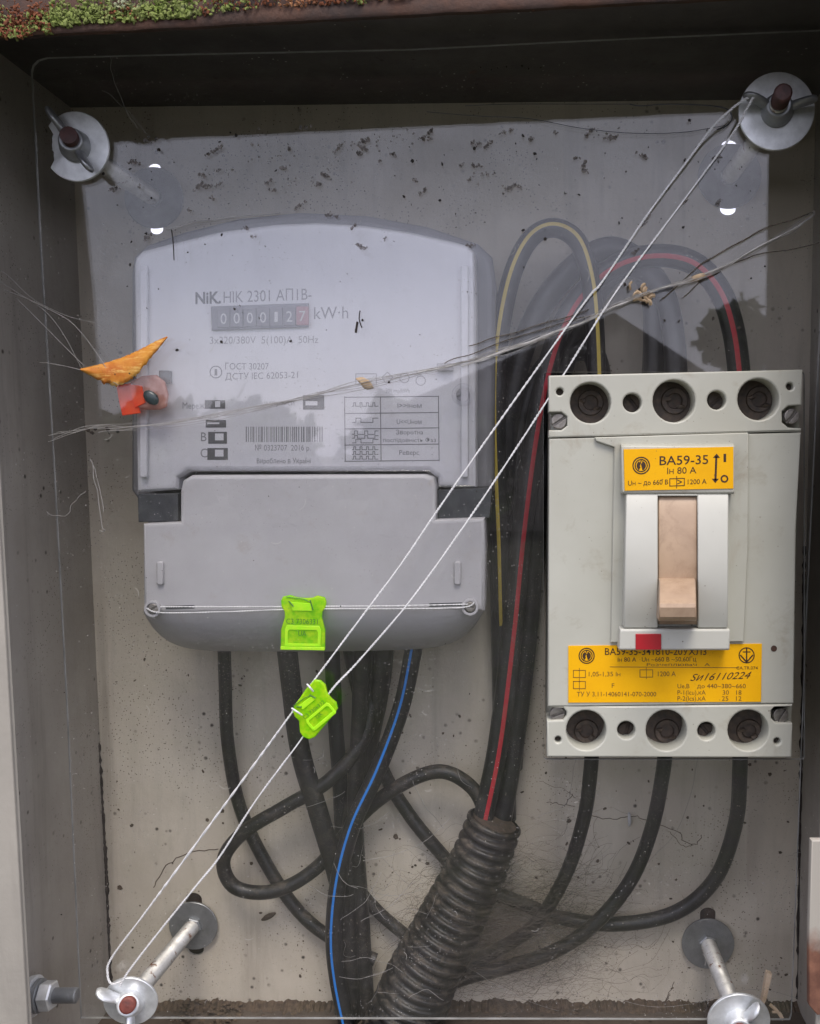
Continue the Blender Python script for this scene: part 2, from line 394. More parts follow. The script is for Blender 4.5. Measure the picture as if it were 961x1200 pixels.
# ================================================================== outside: ground, house and trees that the pane mirrors
GZ = -1400
def big(name, vs, fs, m, parent=None):
    mb = MB(); mb.add(vs, fs); return mb.build(name, m, parent, 0)
b = NB('ground_soil_grass'); gc = b.mix(b.ramp(b.noise(3, 8, .7), .4, .6), (.06, .055, .045), (.045, .055, .022))
b.setp('Base Color', gc); b.setp('Roughness', .95); b.bump(b.noise(30, 6), .6, .02)
S = 400000
tag(big('ground', [(-S, -S, GZ), (S, -S, GZ), (S, S, GZ), (-S, S, GZ)], [(0, 1, 2, 3)], b.m), kind='structure')
roofm = plain('old_roof', (.10, .085, .075), (.07, .06, .055), .85, scale=2, bump=0)
housem = plain('house_render', (.34, .31, .27), (.28, .26, .22), .85, scale=1.2, bump=0)
leafm = plain('tree_leaves', (.06, .09, .025), (.035, .06, .018), .7, scale=2, bump=0)
barkm = plain('bark', (.09, .07, .05), (.05, .04, .03), .9, scale=6)
hx, hy = 1600, -16000
h = thing('house', (hx, hy, GZ), 'low dark gabled house mirrored in the clear cover above the breaker', 'house')
mb = MB(); x0, x1, y0, y1, zt = hx - 4200, hx + 1900, hy - 7000, hy, 700
mb.add([(x0, y0, GZ), (x1, y0, GZ), (x1, y1, GZ), (x0, y1, GZ), (x0, y0, zt), (x1, y0, zt), (x1, y1, zt), (x0, y1, zt)],
       [(0, 1, 5, 4), (1, 2, 6, 5), (2, 3, 7, 6), (3, 0, 4, 7)]); mb.build('wall', housem, h, 0)
mb = MB(); e = 350
for yy in (y0 - e, y1 + e): mb.add([], [])
mb.add([(x0 - e, y1 + e, zt - 200), (hx, y1 + e, 2350), (x1 + e, y1 + e, zt + 200), (x0 - e, y0 - e, zt - 200), (hx, y0 - e, 2350), (x1 + e, y0 - e, zt + 200)],
       [(0, 1, 4, 3), (1, 2, 5, 4), (0, 2, 1), (3, 4, 5)]); mb.build('roof', roofm, h, 0)
mb = MB()
for wx in (-2800, -900):
    mb = MB(); mb.add([(hx + wx, y1 + 30, -400), (hx + wx + 1100, y1 + 30, -400), (hx + wx + 1100, y1 + 30, 600), (hx + wx, y1 + 30, 600)], [(0, 1, 2, 3)])
    mb.build('window', MT['darkslot'], h, 0)
def tree(x, y, htop, rad, label, k):
    t = thing('tree', (x, y, GZ), label, 'tree', 'trees mirrored in the pane')
    mb = MB(); mb.tube([Vector((x, y, GZ)), Vector((x + 90, y, GZ + 900)), Vector((x, y + 60, htop - rad))], lambda q: 150 * (1 - .7 * q), 8); mb.build('trunk', barkm, t)
    mb = MB(); rr = random.Random(k)
    for i in range(900):
        d = Vector((rr.gauss(0, 1), rr.gauss(0, 1), rr.gauss(0, 1))).normalized() * rad * (rr.random() ** .45)
        d *= .72 + .5 * noise.noise(d * .0011 + Vector((k * 7, 0, 0)))
        c = Vector((x, y, htop - rad)) + Vector((d.x, d.y, d.z * 1.0))
        q = Matrix.Rotation(rr.random() * 6, 3, Vector((rr.random() - .5, rr.random() - .5, rr.random() - .5)).normalized()); s_ = rad * .13
        mb.add([c + q @ Vector(p) * s_ for p in ((-1, -.6, 0), (1, -.7, .2), (.8, .8, 0), (-.9, .6, -.2))], [(0, 1, 2, 3)])
    mb.build('crown', leafm, t, 0)
tree(3900, -16500, 3000, 900, 'narrow tree mirrored right of the gabled roof', 1)
tree(6800, -18000, 2300, 1900, 'broad low tree mirrored at the right end of the hedge row', 2)
tree(-1500, -14800, 1420, 1750, 'wide bushy tree mirrored before the left slope of the house', 21)
for i, (x, y, zt_, rd) in enumerate([(-4800, -17000, 1350, 1500), (-7200, -17500, 1550, 1700), (-10000, -18000, 1250, 1700), (-13000, -19000, 1900, 2000)]):
    tree(x, y, zt_, rd, ['bushy tree mirrored next to the house', 'rounder bushy tree mirrored beyond the house', 'low bushy tree mirrored between two taller ones', 'tallest bushy tree mirrored farthest from the house'][i], 5 + i)

# ================================================================== the cabinet
BTL, BTR, BBR, BBL = [U(*p, BACK) for p in ((83, 126), (956, 116), (934, 1172), (131, 1172))]
cab = thing('meter_cabinet', (20, BACK, -290), 'weathered grey-beige sheet metal cabinet with rusty front lip holding meter and breaker', 'electrical cabinet')
STUD = dict(tl=((182, 233), 35), tr=((854, 208), 36), bl=((228, 1083), 30), br=((829, 1104), 31))
wl = lambda p: (p.x, p.z)
def wcirc(c, r, n=20, e=1.0): return [(c.x + r * math.cos(2 * math.pi * k / n), c.z + e * r * math.sin(2 * math.pi * k / n)) for k in range(n)]
holes = []
for k, off in (('tl', 0), ('tr', 0), ('bl', 0), ('br', 0)):
    c = U(*STUD[k][0], BACK)
    st = dict(tl=3.6, tr=4.2, bl=5.0, br=4.5)[k]
    pts = []
    top, bot = (16.2, -16.2) if k in ('tl', 'tr') else (15.5, -15.5) if k == 'bl' else (17.5, -8)
    for a in range(13): th = R(180 * a / 12); pts.append((c.x + st * math.cos(th), c.z + top + (st - 1) * math.sin(th)))
    for a in range(13): th = R(180 + 180 * a / 12); pts.append((c.x + st * math.cos(th), c.z + bot + (st - 1) * math.sin(th)))
    holes.append(pts)
mb = MB(); m = 3
mb.plate([[(BBL.x - m, BBL.z - 12), (BBR.x + m, BBR.z - 12), (BTR.x + m, BTR.z + 6), (BTL.x - m, BTL.z + 6)]] + holes, BACK, BACK + 1.5, .1, world=True)
mb.build('back_panel', MT['cabinet'], cab)
mb = MB(); q0, q1 = U(120, 1030, BACK + 8), U(960, 1150, BACK + 8)
mb.hexa([Vector((q0.x, BACK + 6, q0.z)), Vector((q1.x, BACK + 6, q0.z)), Vector((q1.x, BACK + 6, q1.z)), Vector((q0.x, BACK + 6, q1.z)), Vector((q0.x, BACK + 12, q0.z)), Vector((q1.x, BACK + 12, q0.z)), Vector((q1.x, BACK + 12, q1.z)), Vector((q0.x, BACK + 12, q1.z))]); mb.build('mounting_bar', MT['rust'], cab)
def sidewall(a, b_, out, name, mat, yf):
    mb = MB(); o = Vector(out)
    f = [Vector((a.x, yf, a.z)), Vector((b_.x, yf, b_.z)), Vector((b_.x, BACK, b_.z)), Vector((a.x, BACK, a.z))]
    mb.hexa(f + [p + o * 1.5 for p in f]); return mb.build(name, mat, cab)
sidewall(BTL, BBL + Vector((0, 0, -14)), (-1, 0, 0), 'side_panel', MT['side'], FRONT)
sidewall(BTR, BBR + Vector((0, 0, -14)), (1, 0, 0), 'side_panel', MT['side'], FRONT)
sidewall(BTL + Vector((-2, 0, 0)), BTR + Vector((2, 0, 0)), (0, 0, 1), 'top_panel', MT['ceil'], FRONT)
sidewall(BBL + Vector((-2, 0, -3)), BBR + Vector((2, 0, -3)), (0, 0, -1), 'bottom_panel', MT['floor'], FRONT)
# front flanges (folded rims around the opening)
mb = MB(); mb.plate([[(-180, -60), (-62, -60), (-22, 300), (0, 640), (33, 1215), (38, 1330), (-180, 1330)]], FRONT - 2, FRONT, .5); mb.build('front_flange', MT['flange'], cab)
mb = MB(); mb.plate([[(985, -60), (1100, -60), (1100, 1330), (952, 1330), (958, 1150), (968, 700)]], FRONT - 2, FRONT, .5); mb.build('front_flange', MT['flange'], cab)
# folded inner return of the left flange
mb = MB(); mb.tube([U(-59, -40, FRONT + 1), U(-21, 300, FRONT + 1), U(1, 640, FRONT + 1), U(34, 1215, FRONT + 1)], 1.6, 8, sub=4); mb.build('flange_rim', MT['flange'], cab)
# rusty roof lip across the top
mb = MB(); top = []
N = 60; lipy = FRONT - 12
vs = []; fs = []
for i in range(N + 1):
    x = -140 + 1240 * i / N
    yb = 45 - .0535 * x + 1.2 * noise.noise(Vector((x * .02, 3, 0))) + .8 * noise.noise(Vector((x * .07, 9, 0)))
    p = U(x, yb, lipy)
    prof = [(10, 9), (11, 4.5), (2.5, 4), (.8, .8), (0, .6), (-.6, 1.4), (-.3, 4), (.6, 7), (1.6, 10), (3, 16), (4.5, 30), (6, 48), (40, 60)]
    for dy, dz in prof:
        vs.append(Vector((p.x, p.y + dy + .25 * noise.noise(Vector((x * .05, dz, dy))), p.z + dz + .35 * noise.noise(Vector((x * .06, dz * .5, 5))))))
L = len(prof)
for i in range(N):
    for k in range(L - 1): fs.append((i * L + k, (i + 1) * L + k, (i + 1) * L + k + 1, i * L + k + 1))
mb.add(vs, fs); mb.build('roof_lip', MT['rust'], cab, 60)
# dark weld beads in the back corners
for nm, pts in (('l', [(101, 640), (106, 760), (117, 900), (124, 1010), (127, 1090), (131, 1168)]), ('r', [(943, 640), (940, 840), (937, 1000), (935, 1170)])):
    mb = MB(); rng = random.Random(3)
    P = spline([U(x, y, BACK - 1) for x, y in pts], 30)
    prr = [.35 + 1.9 * abs(noise.noise(p * .42)) + (.7 * max(0, noise.noise(p * .09)) if p.z < -150 else 0) for p in P]
    mb.tube(P, lambda q: prr[int(q * (len(prr) - 1))], 7); mb.build('weld_seam', MT['speck'], cab, 60)
# latch plate on the right flange
mb = MB(); mb.plate([[(951, 985), (1010, 985), (1010, 1190), (958, 1190), (948, 1178), (948, 1100)]], FRONT - 6, FRONT - 2.5, .6)
b = NB('rusty_cream_paint'); sx = b.n('ShaderNodeSeparateXYZ'); b.l(b.co, sx.inputs[0])
rz = U(950, 1095, FRONT).z * MM
f = b.ramp(b.math('ADD', sx.outputs['Z'], b.math('MULTIPLY', b.noise(60, 6), .03)), rz + .022, rz + .010)
c = b.mix(f, (.34, .315, .27), b.mix(b.ramp(b.noise(90, 6), .4, .6), (.22, .10, .06), (.11, .045, .028)))
b.setp('Base Color', c); b.setp('Roughness', .7)
mb.build('latch_plate', b.m, cab)

# moss on the lip
mb = MB(); rng = random.Random(11)
for i in range(7000):
    x = rng.uniform(-60, 560) if rng.random() < .7 else rng.uniform(-60, 70) if rng.random() < .5 else rng.uniform(-60, 961)
    ed = (42 - .05 * x if x < 60 else 34 - .06 * x) + 7 * noise.noise(Vector((x * .03, 1, 0))) + 4 * noise.noise(Vector((x * .1, 4, 0)))
    if x > 250: ed -= 5 + (x - 250) * .012
    if x > 225 and rng.random() < (.6 if x < 480 else .93): continue
    y = ed - abs(rng.gauss(0, 1)) * 16
    lich = noise.noise(Vector((x * .012 + 2.2, y * .02, 7))) + (.5 if x > 235 else 0) + (.35 if x < 60 else 0) + rng.uniform(-.35, .35) > .28
    p = U(x, y, lipy - .6)
    mb.blob(p + Vector((0, -rng.uniform(0, 2.2) + 1.0, 0)), rng.uniform(.22, .9) * (.8 if lich else 1), 1 if lich else 0, (rng.uniform(.5, 1.3), .8, rng.uniform(.5, 1.3)), .6)
o = mb.build('moss', [MT['moss'], MT['lichen']], None, 0); tag(o, 'green and orange moss and lichen crusting the rusty lip at the top', 'moss', kind='stuff')

# side bolt in the left wall
c0 = Vector((U(38, 1167, -10).x, -10, U(38, 1167, -10).z))
bo = thing('side_bolt', c0, 'short bolt with nut and washers poking through left wall at the bottom', 'bolt')
X = (1, 0, 0.03)
mb = MB(); mb.lathe(c0, X, [(-6, 5), (-1.2, 9.2), (0, 9.2), (.4, 9.6), (1.8, 9.6), (2.0, 9), (2, 3)], 28); mb.build('washer', MT['zinc'], bo)
mb = MB(); mb.lathe(c0, X, [(2.3, 6), (2.4, 8), (4.4, 8), (4.5, 7.6), (4.5, 3)], 28); mb.build('lock_washer', MT['oldzinc'], bo)
mb = MB(); mb.lathe(c0, X, [(4.8, 3), (4.8, 6.6), (5.4, 7.2), (10.2, 7.2), (10.9, 6.4), (10.9, 3)], 6); mb.build('nut', MT['zinc'], bo)
mb = MB(); pr = [(0, 3.4)]
for k in range(16): pr += [(10.9 + k * .72, 3.1), (10.9 + k * .72 + .36, 3.75)]
pr += [(22.6, 3.0), (22.8, 0)]
mb.lathe(c0, X, pr, 18); mb.build('shank', MT['oldzinc'], bo, 20)

# ================================================================== cables
def cable(name, pts, r, label, group=None, stripe=None, mat='black', cat='cable', seg=12, band=(0, 11), sub=9):
    P = [U(x, y, d) for x, y, d in pts]
    mb = MB(); mb.tube(P, r, seg, 0, True, stripe=band if stripe else None, sub=sub)
    o = mb.build(name, [MT[mat]] + ([MT[stripe]] if stripe else []), None, 50)
    return tag(o, label, cat, group)
GM, GR, GB = 'cables leaving the meter', 'cables looping up to the breaker', 'cables leaving the breaker below'
cable('cable', [(262, 730, 60), (264, 800, 66), (267, 870, 72), (281, 945, 76), (312, 1012, 78), (350, 1068, 78), (392, 1102, 77), (440, 1125, 74)], 3.7, 'leftmost black cable curving down from under the meter toward the conduit', GM, mat='blackdusty')
cable('cable', [(333, 730, 50), (341, 800, 56), (352, 880, 60), (374, 955, 62), (396, 1030, 66), (412, 1110, 72), (418, 1215, 74)], 5.6, 'thick black cable straight below the green seal on the meter', GM, mat='blackdusty')
cable('cable', [(388, 735, 66), (392, 830, 70), (399, 930, 76), (402, 1050, 78), (400, 1215, 78)], 4.4, 'black cable hanging straight down behind the thick one', GM, mat='black')
cable('cable', [(452, 730, 66), (446, 800, 70), (432, 870, 73), (414, 950, 74), (408, 1050, 70), (412, 1215, 70)], 5.6, 'black cable sweeping left behind the blue-striped one', GM, mat='blackdusty')
cable('cable', [(490, 725, 48), (483, 770, 52), (470, 830, 54), (444, 900, 54), (414, 965, 54), (397, 1030, 56), (391, 1095, 58), (396, 1150, 60), (410, 1215, 60)], 4.7, 'black cable with a bright blue stripe below the meter', GM, 'bluestripe', band=(0,), seg=22)
cable('cable', [(436, 740, 76), (436, 820, 70), (424, 870, 66), (385, 915, 62), (335, 945, 62), (286, 975, 62), (262, 1008, 64), (276, 1040, 66), (322, 1044, 66), (372, 1016, 68), (424, 955, 68), (470, 920, 64), (515, 904, 62), (550, 920, 62), (567, 950, 62), (572, 1000, 62)], 4.0, 'dusty black cable making a wide loop to the left and back into conduit', GM, mat='blackdusty')
cable('cable', [(405, 740, 78), (425, 830, 78), (450, 905, 79), (482, 958, 79), (520, 1004, 78), (552, 1040, 76)], 3.9, 'black cable slanting down right behind the loop into the conduit side', GM, mat='blackdusty')
cable('cable', [(404, 960, 80), (416, 1030, 80), (440, 1065, 80), (478, 1098, 78), (510, 1122, 76)], 3.6, 'dusty cable bowing right from bundle to the conduit low down', GM, mat='blackdusty')
cable('cable', [(425, 735, 60), (421, 850, 66), (416, 950, 68), (424, 1080, 72), (432, 1215, 74)], 4.6, 'black cable at right side of the vertical bundle to the floor', GM, mat='blackdusty')
# looping ones at the top
cable('cable', [(566, 960, 60), (584, 870, 58), (600, 740, 56), (612, 620, 56), (628, 500, 56), (648, 410, 56), (676, 352, 54), (715, 315, 50), (762, 300, 46), (810, 307, 42), (843, 340, 40), (860, 390, 40), (868, 455, 44)], 5.6, 'red-striped black cable arching over to the right breaker terminal', GR, 'redstripe', band=(0,), seg=15)
cable('cable', [(588, 960, 68), (604, 860, 70), (618, 740, 72), (628, 620, 72), (642, 520, 72), (660, 430, 70), (690, 360, 66), (722, 318, 60), (758, 318, 54), (780, 350, 48), (790, 400, 46), (793, 455, 46)], 5.8, 'black cable arching over to the middle breaker terminal', GR, mat='black')
cable('cable', [(592, 960, 76), (590, 800, 72), (588, 650, 68), (592, 520, 66), (606, 430, 66), (634, 360, 66), (674, 312, 64), (712, 292, 62), (745, 305, 60), (765, 345, 60), (768, 400, 60), (765, 460, 62)], 6.4, 'thickest black cable arching behind the red-striped one', GR, mat='black')
cable('cable', [(600, 900, 78), (608, 760, 76), (604, 600, 74), (610, 500, 74), (640, 430, 72), (690, 410, 66), (705, 450, 60)], 6.0, 'black cable bending short to the left breaker terminal', GR, mat='black')
cable('earth_wire', [(606, 860, 82), (598, 800, 80), (590, 740, 70), (587, 640, 56), (582, 500, 46), (584, 410, 46), (598, 330, 46), (620, 282, 46), (648, 267, 46), (676, 282, 46), (691, 325, 46), (697, 380, 48), (700, 455, 50)], 4.8, 'black wire with a yellow stripe in a tall narrow loop', GR, 'yellowstripe', band=(15,), seg=16)
# below the breaker
cable('cable', [(694, 870, 40), (692, 905, 46), (684, 960, 54), (663, 1025, 62), (628, 1082, 68), (585, 1112, 72), (540, 1135, 74), (490, 1160, 76)], 3.9, 'left one of three black cables dropping from the breaker bottom', GB)
cable('cable', [(780, 870, 40), (777, 905, 46), (764, 970, 56), (740, 1030, 62), (700, 1080, 66), (655, 1112, 68), (600, 1132, 72), (545, 1146, 74), (480, 1172, 76)], 4.0, 'middle one of three black cables dropping from the breaker bottom', GB)
cable('cable', [(867, 870, 40), (867, 905, 48), (862, 965, 60), (838, 1030, 68), (790, 1070, 73), (720, 1083, 76), (655, 1075, 78), (610, 1058, 79), (560, 1040, 79)], 4.1, 'right one of three black cables, curving farthest left beneath the breaker', GB)

# corrugated conduit
ax_ = spline([U(580, 962, 58), U(562, 1010, 58), U(540, 1055, 58), (U(515, 1105, 58)), U(490, 1155, 58), U(462, 1230, 58)], 40)
con = thing('conduit', ax_[-1], 'dusty black corrugated conduit swallowing the cables at bottom centre', 'conduit')
seg = 26
def ridged(a0, a1, base, pitch=6.3):
    pts = [ax_[int(q)] for q in range(a0, a1)]
    acc = [0]
    for p, q in zip(pts, pts[1:]): acc.append(acc[-1] + (q - p).length)
    tot = acc[-1]; out = []; rs = []
    d = 0
    while d < tot:
        i = max(k for k in range(len(acc)) if acc[k] <= d); i = min(i, len(pts) - 2)
        t = (d - acc[i]) / max(acc[i + 1] - acc[i], 1e-6); out.append(pts[i].lerp(pts[i + 1], t))
        ph = (d % pitch) / pitch
        rs.append(base(d / tot) + 1.25 * max(-1, min(1, 1.9 * math.sin(2 * math.pi * ph)))); d += pitch / 10
    return out, rs
P, rs = ridged(0, len(ax_), lambda q: 14.2 + 7.5 * q)
mb = MB(); mb.tube(P, lambda q: rs[min(int(q * (len(rs) - 1) + .5), len(rs) - 1)], seg, cap=False)
mb.build('sleeve', MT['conduit'], con, 80)
mb = MB(); mb.tube([p for p in P[:14]], 12.4, seg, cap=True); mb.build('inside', MT['hole'], con)

# ================================================================== clear cover pane with a cut-out for the breaker
pane_out = [(36, 84), (38, 76), (44, 70), (54, 67), (150, 64), (480, 57), (700, 46), (972, 34), (966, 300), (946, 720), (928, 1190), (926, 1196), (94, 1194), (78, 840), (62, 540), (47, 300)]
cut = rrect(637, 436, 943, 890, 4)
pane = thing('cover_pane', U(500, 1195, 1), 'large dusty transparent plastic cover over the meter, cut out round the breaker', 'clear cover')
mb = MB(); mb.plate([pane_out, cut], 0, 1.8, .2, res=1)
o = mb.build('sheet', [MT['pane'], MT['edge']], pane)
for p in o.data.polygons:
    if abs(p.normal.y) < .6: p.material_index = 1

# ================================================================== meter
met = thing('electricity_meter', U(365, 760, BACK), 'grey three-phase electricity meter with white printed face behind the clear cover', 'electricity meter')
arch = [(156, 310), (158, 301), (166, 293), (205, 283), (260, 270), (320, 262), (370, 260), (425, 263), (480, 271), (530, 282), (548, 287), (556, 295)]
shell = [(152, 320), (155, 300), (170, 286), (215, 270), (280, 254), (350, 247), (430, 251), (500, 264), (560, 284), (577, 300), (581, 330), (579, 575), (566, 600), (563, 712), (548, 725), (195, 728), (178, 715), (170, 600), (152, 575)]
cx, cy = 365, 530
mb = MB(); mb.plate([[(x, y) for x, y in shell]], 34, BACK - .5, 4); mb.build('shell', MT['shell'], met)
face = arch + [(558, 360), (558, 571), (513, 571), (513, 560), (502, 552), (220, 552), (208, 560), (208, 574), (160, 577)]
mb = MB(); mb.plate([face], 14, 33.8, 2.5); mb.build('face_plate', MT['whiteplate'], met)
inner = [(194, 560), (192, 420), (190, 300), (250, 278), (320, 268), (370, 266), (425, 269), (500, 282), (534, 292), (535, 430), (536, 560), (505, 558), (500, 551), (222, 551), (215, 560)]
mb = MB(); mb.plate([arch + [(558, 571), (513, 571), (513, 562), (500, 553), (222, 553), (208, 562), (208, 574), (160, 577)]], 6.5, 10.5, 1.2); mb.build('clear_cover', MT['cover'], met)
# clear rims either side
for xa, xb in ((163, 172), (540, 549)):
    mb = MB(); mb.plate([rrect(xa, 310, xb, 560, 3)], 10.8, 13.8, .8); mb.build('cover_rib', MT['whiteplate'], met)
mb = MB(); mb.plate([rrect(512, 425, 531, 434, 1)], 10.6, 13.9, .3); mb.build('cover_clip', MT['greyplastic'], met)
# dark latch recesses
mb = MB(); mb.plate([[(161, 579), (209, 578), (209, 611), (162, 612)]], 12, 33, .5); mb.build('latch_recess', MT['darkslot'], met)
mb = MB(); mb.plate([[(513, 574), (577, 571), (574, 607), (513, 608)]], 12, 33, .5); mb.build('latch_recess', MT['darkslot'], met)
# window latch marks
mb = MB(); mb.plate([rrect(186, 434, 199, 449, 1)], 10.6, 13.9, .3); mb.build('cover_clip', MT['darkslot'], met)
# terminal cover with curved underside
tc = [(167, 614), (211, 612), (211, 575), (214, 563), (224, 557), (498, 556), (508, 560), (511, 572), (511, 609), (568, 607), (569, 640), (568, 716), (168, 719)]
mb = MB(); mb.plate([tc], 5, 32, 1.8)
vs = []; fs = []; K = 40
rows = [(0, 6.4), (.05, 5.2), (.22, 6.2), (.45, 9), (.68, 14), (.86, 22), (1, 36), (1.0, 60)]
for i in range(K + 1):
    u = i / K; x = 168.5 + u * (567.5 - 168.5); t = abs(2 * u - 1)
    top = 712.5 - u * 2
    bot = 765 - 4 * t ** 2 - 42 * t ** 9 - 3 * u
    for f, y in rows: vs.append(U(x, top + (bot - top) * f, y))
L = len(rows)
for i in range(K):
    for k in range(L - 1): fs.append((i * L + k, i * L + k + 1, (i + 1) * L + k + 1, (i + 1) * L + k))
mb.add(vs, fs); mb.build('terminal_cover', MT['greyplastic'], met, 40)
for x in (187, 536):
    mb = MB(); mb.plate([rrect(x - 4, 658, x + 4, 686, 3)], 3.2, 5.2, .8); mb.build('cover_boss', MT['greyplastic'], met)
for q in ([(196, 712), (226, 711)], [(505, 709), (540, 708)]):
    mb = MB(); mb.ribbon(q, 4, 4.8); mb.build('wire_slot', MT['darkslot'], met)

def screw(px, py, rpx, y, parent, mat='steel', ang=45, h=1.2):
    c = U(px, py, y); r = mmr(rpx, y); mb = MB()
    mb.lathe(c, (0, -1, 0), [(-1.0, r), (0, r), (.02, 0)], 24, 0)
    a = R(ang)
    for sgn in (1, -1):
        pts = []
        g = math.asin(.17)
        for k in range(13):
            th = g + (math.pi - 2 * g) * k / 12
            pts.append((math.cos(th) * r * .97, sgn * math.sin(th) * r * .97))
        if sgn < 0: pts = pts[::-1]
        mb.plate([[(c.x + p * math.cos(a) - q * math.sin(a), c.z + p * math.sin(a) + q * math.cos(a)) for p, q in pts]], y - h, y - .05, .35, 0, 1, True)
    return mb.build('screw', MT[mat], parent, 40)
def ring(px, py, r0, r1, y, h, parent, mat, name):
    mb = MB(); c = U(px, py, y); mb.lathe(c, (0, -1, 0), [(0, mmr(r0, y)), (h, mmr(r0, y)), (h + .15, mmr((r0 + r1) / 2, y)), (h, mmr(r1, y)), (-1, mmr(r1, y))], 24); return mb.build(name, MT[mat], parent, 60)
for x, y in ((180, 713), (551, 711)):
    screw(x, y, 6.2, 3.8, met, ang=30 if x < 300 else 0, h=1.0); ring(x, y, 7, 10, 5, 1.8, met, 'greyplastic', 'screw_collar')
# clear round seal socket right of the face
ring(543, 463, 8, 13, 10.6, 3, met, 'cover', 'seal_socket'); screw(543, 463, 8, 13, met, 'paleink', 20, .6)

# --- printing on the face
FY = 13.9
mb = MB()
mb.text('NiK.', 229, 259, 356, 14, FY, 0, 355, bold=.03)
mb.build('maker_lettering', MT['darkink'], met, 0)
mb = MB()
mb.text('НІК 2301 АП1В-', 262, 365, 355, 14, FY, 0, 351)
mb.text('kW·h', 368, 408, 374, 15, FY, 0, 373)
mb.text('ГОСТ 30207', 264, 315, 433, 8, FY); mb.text('ДСТУ IEC 62053-21', 264, 349, 445, 8, FY, 0, 443)
mb.disc(253, 436, 7.5, FY, r0=6.3); mb.text('1', 251.5, 254.5, 440, 8, FY)
mb.text('№ 0323707  2016 р.', 299, 364, 528, 7, FY); mb.text('Вироблено в Україні', 301, 364, 543, 6.5, FY)
mb.text('B', 235.5, 242, 517, 11, FY); mb.text('C', 235, 243, 536, 11, FY); mb.text('Мережа', 214, 244, 479, 8, FY)
mb.build('lettering', MT['greyink'], met, 0)
mb = MB(); mb.text('3x220/380V  5(100)A  50Hz', 246, 373, 403, 9, FY, 0, 402); mb.text('Імпульси', 310, 345, 475, 6, FY)
mb.disc(474, 443, 6, FY, r0=5); mb.ribbon([(448, 442), (454, 436), (460, 442), (456, 448), (451, 448)], 1.1, FY, 0, True); mb.ribbon([(417, 438), (441, 438), (441, 451), (417, 451)], 1, FY, 0, True)
mb.disc(493, 446, 6, FY, r0=5)
mb.text('500 imp/kWh', 452, 480, 460, 5, FY)
mb.build('faded_lettering', MT['paleink'], met, 0)
# barcode
mb = MB(); rng = random.Random(5); x = 288.0
while x < 379:
    wd = rng.choice((.9, .9, 1.4, 2.0)); mb.rect(x, 500, min(x + wd, 380), 518, FY); x += wd + rng.choice((.8, .9, 1.3, 1.7))
mb.build('barcode', MT['greyink'], met, 0)
mb = MB(); mb.plate([rrect(282, 496, 386, 532, 1)], 13.92, 14.1, .02); mb.build('barcode_sticker', MT['whiteplate'], met)
# terminal pictograms (photo shows little dark plugs with pale windows)
for (x0, y0, x1, y1, wx0, wy0, wx1, wy1) in ((240, 469, 264, 479, 252, 470, 258, 477), (241, 492, 265, 501, 243, 495, 257, 497), (244, 506, 266, 520, 252, 508, 262, 516), (243, 525, 267, 539, 252, 527, 262, 535), (355, 463, 380, 480, 358, 470, 372, 475)):
    mb = MB(); mb.rect(x0, y0, x1, y1, FY - .02); mb.build('pictogram', MT['darkink'], met, 0)
    mb = MB(); mb.rect(wx0, wy0, wx1, wy1, FY - .08); mb.build('pictogram_window', MT['whiteplate'], met, 0)
# table of wave signs
mb = MB()
T0, T1, TX = 404, 514, 446
for yy in (465, 484, 502, 521, 540): mb.ribbon([(T0, yy + .6), (T1, yy - .6)], 1.1, FY)
for xx in (T0, TX, T1): mb.ribbon([(xx - .2, 465), (xx + .6, 540)], 1.1, FY)
def wave(y, x0, x1, n, h):
    p = []; wdt = (x1 - x0) / n
    for k in range(n):
        a = x0 + k * wdt; p += [(a, y), (a + wdt * .4, y), (a + wdt * .4, y - h), (a + wdt, y - h)] if k % 2 == 0 else [(a, y - h), (a, y), (a + wdt, y)]
    return p
for y, n, h in ((476, 8, 4), (495, 3, 5), (509, 5, 4), (513.5, 5, 3), (519, 3, 4), (527, 8, 3.5), (532.5, 8, 3.5), (538, 8, 3.5)): mb.ribbon(wave(y, 413, 443, n, h), 1.0, FY)
for t_, x0, x1, yb, hh in (('I>>Iном', 466, 494, 478, 6), ('U<<Uном', 465, 494, 497, 6), ('Зворотна', 464, 496, 509, 5.5), ('послідовність Фаз', 449, 511, 518, 5), ('Реверс', 468, 491, 533, 6)): mb.text(t_, x0, x1, yb, hh, FY)
mb.build('sign_table', MT['greyink'], met, 0)
# counter
mb = MB(); mb.plate([[(247, 359), (361, 355), (361, 383), (248, 387)]], 12.6, 14.4, .3); mb.build('counter_frame', MT['drum'], met)
for k in range(7):
    xc = 262 + k * 15.4; yc = 373 - k * .5
    mb = MB(); mb.plate([rrect(xc - 7.3, yc - 11, xc + 7.3, yc + 11, 1)], 12.0, 12.9, .3); d = mb.build('digit_drum', MT['drumred' if k == 6 else 'drum'], met)
    mb = MB(); ch = '0000127'[k]; wd = 2.0 if ch == '1' else 3.6
    mb.text(ch, xc - wd, xc + wd, yc + 6.5, 13, 11.9); mb.build('digit', MT['digit'], d, 0)

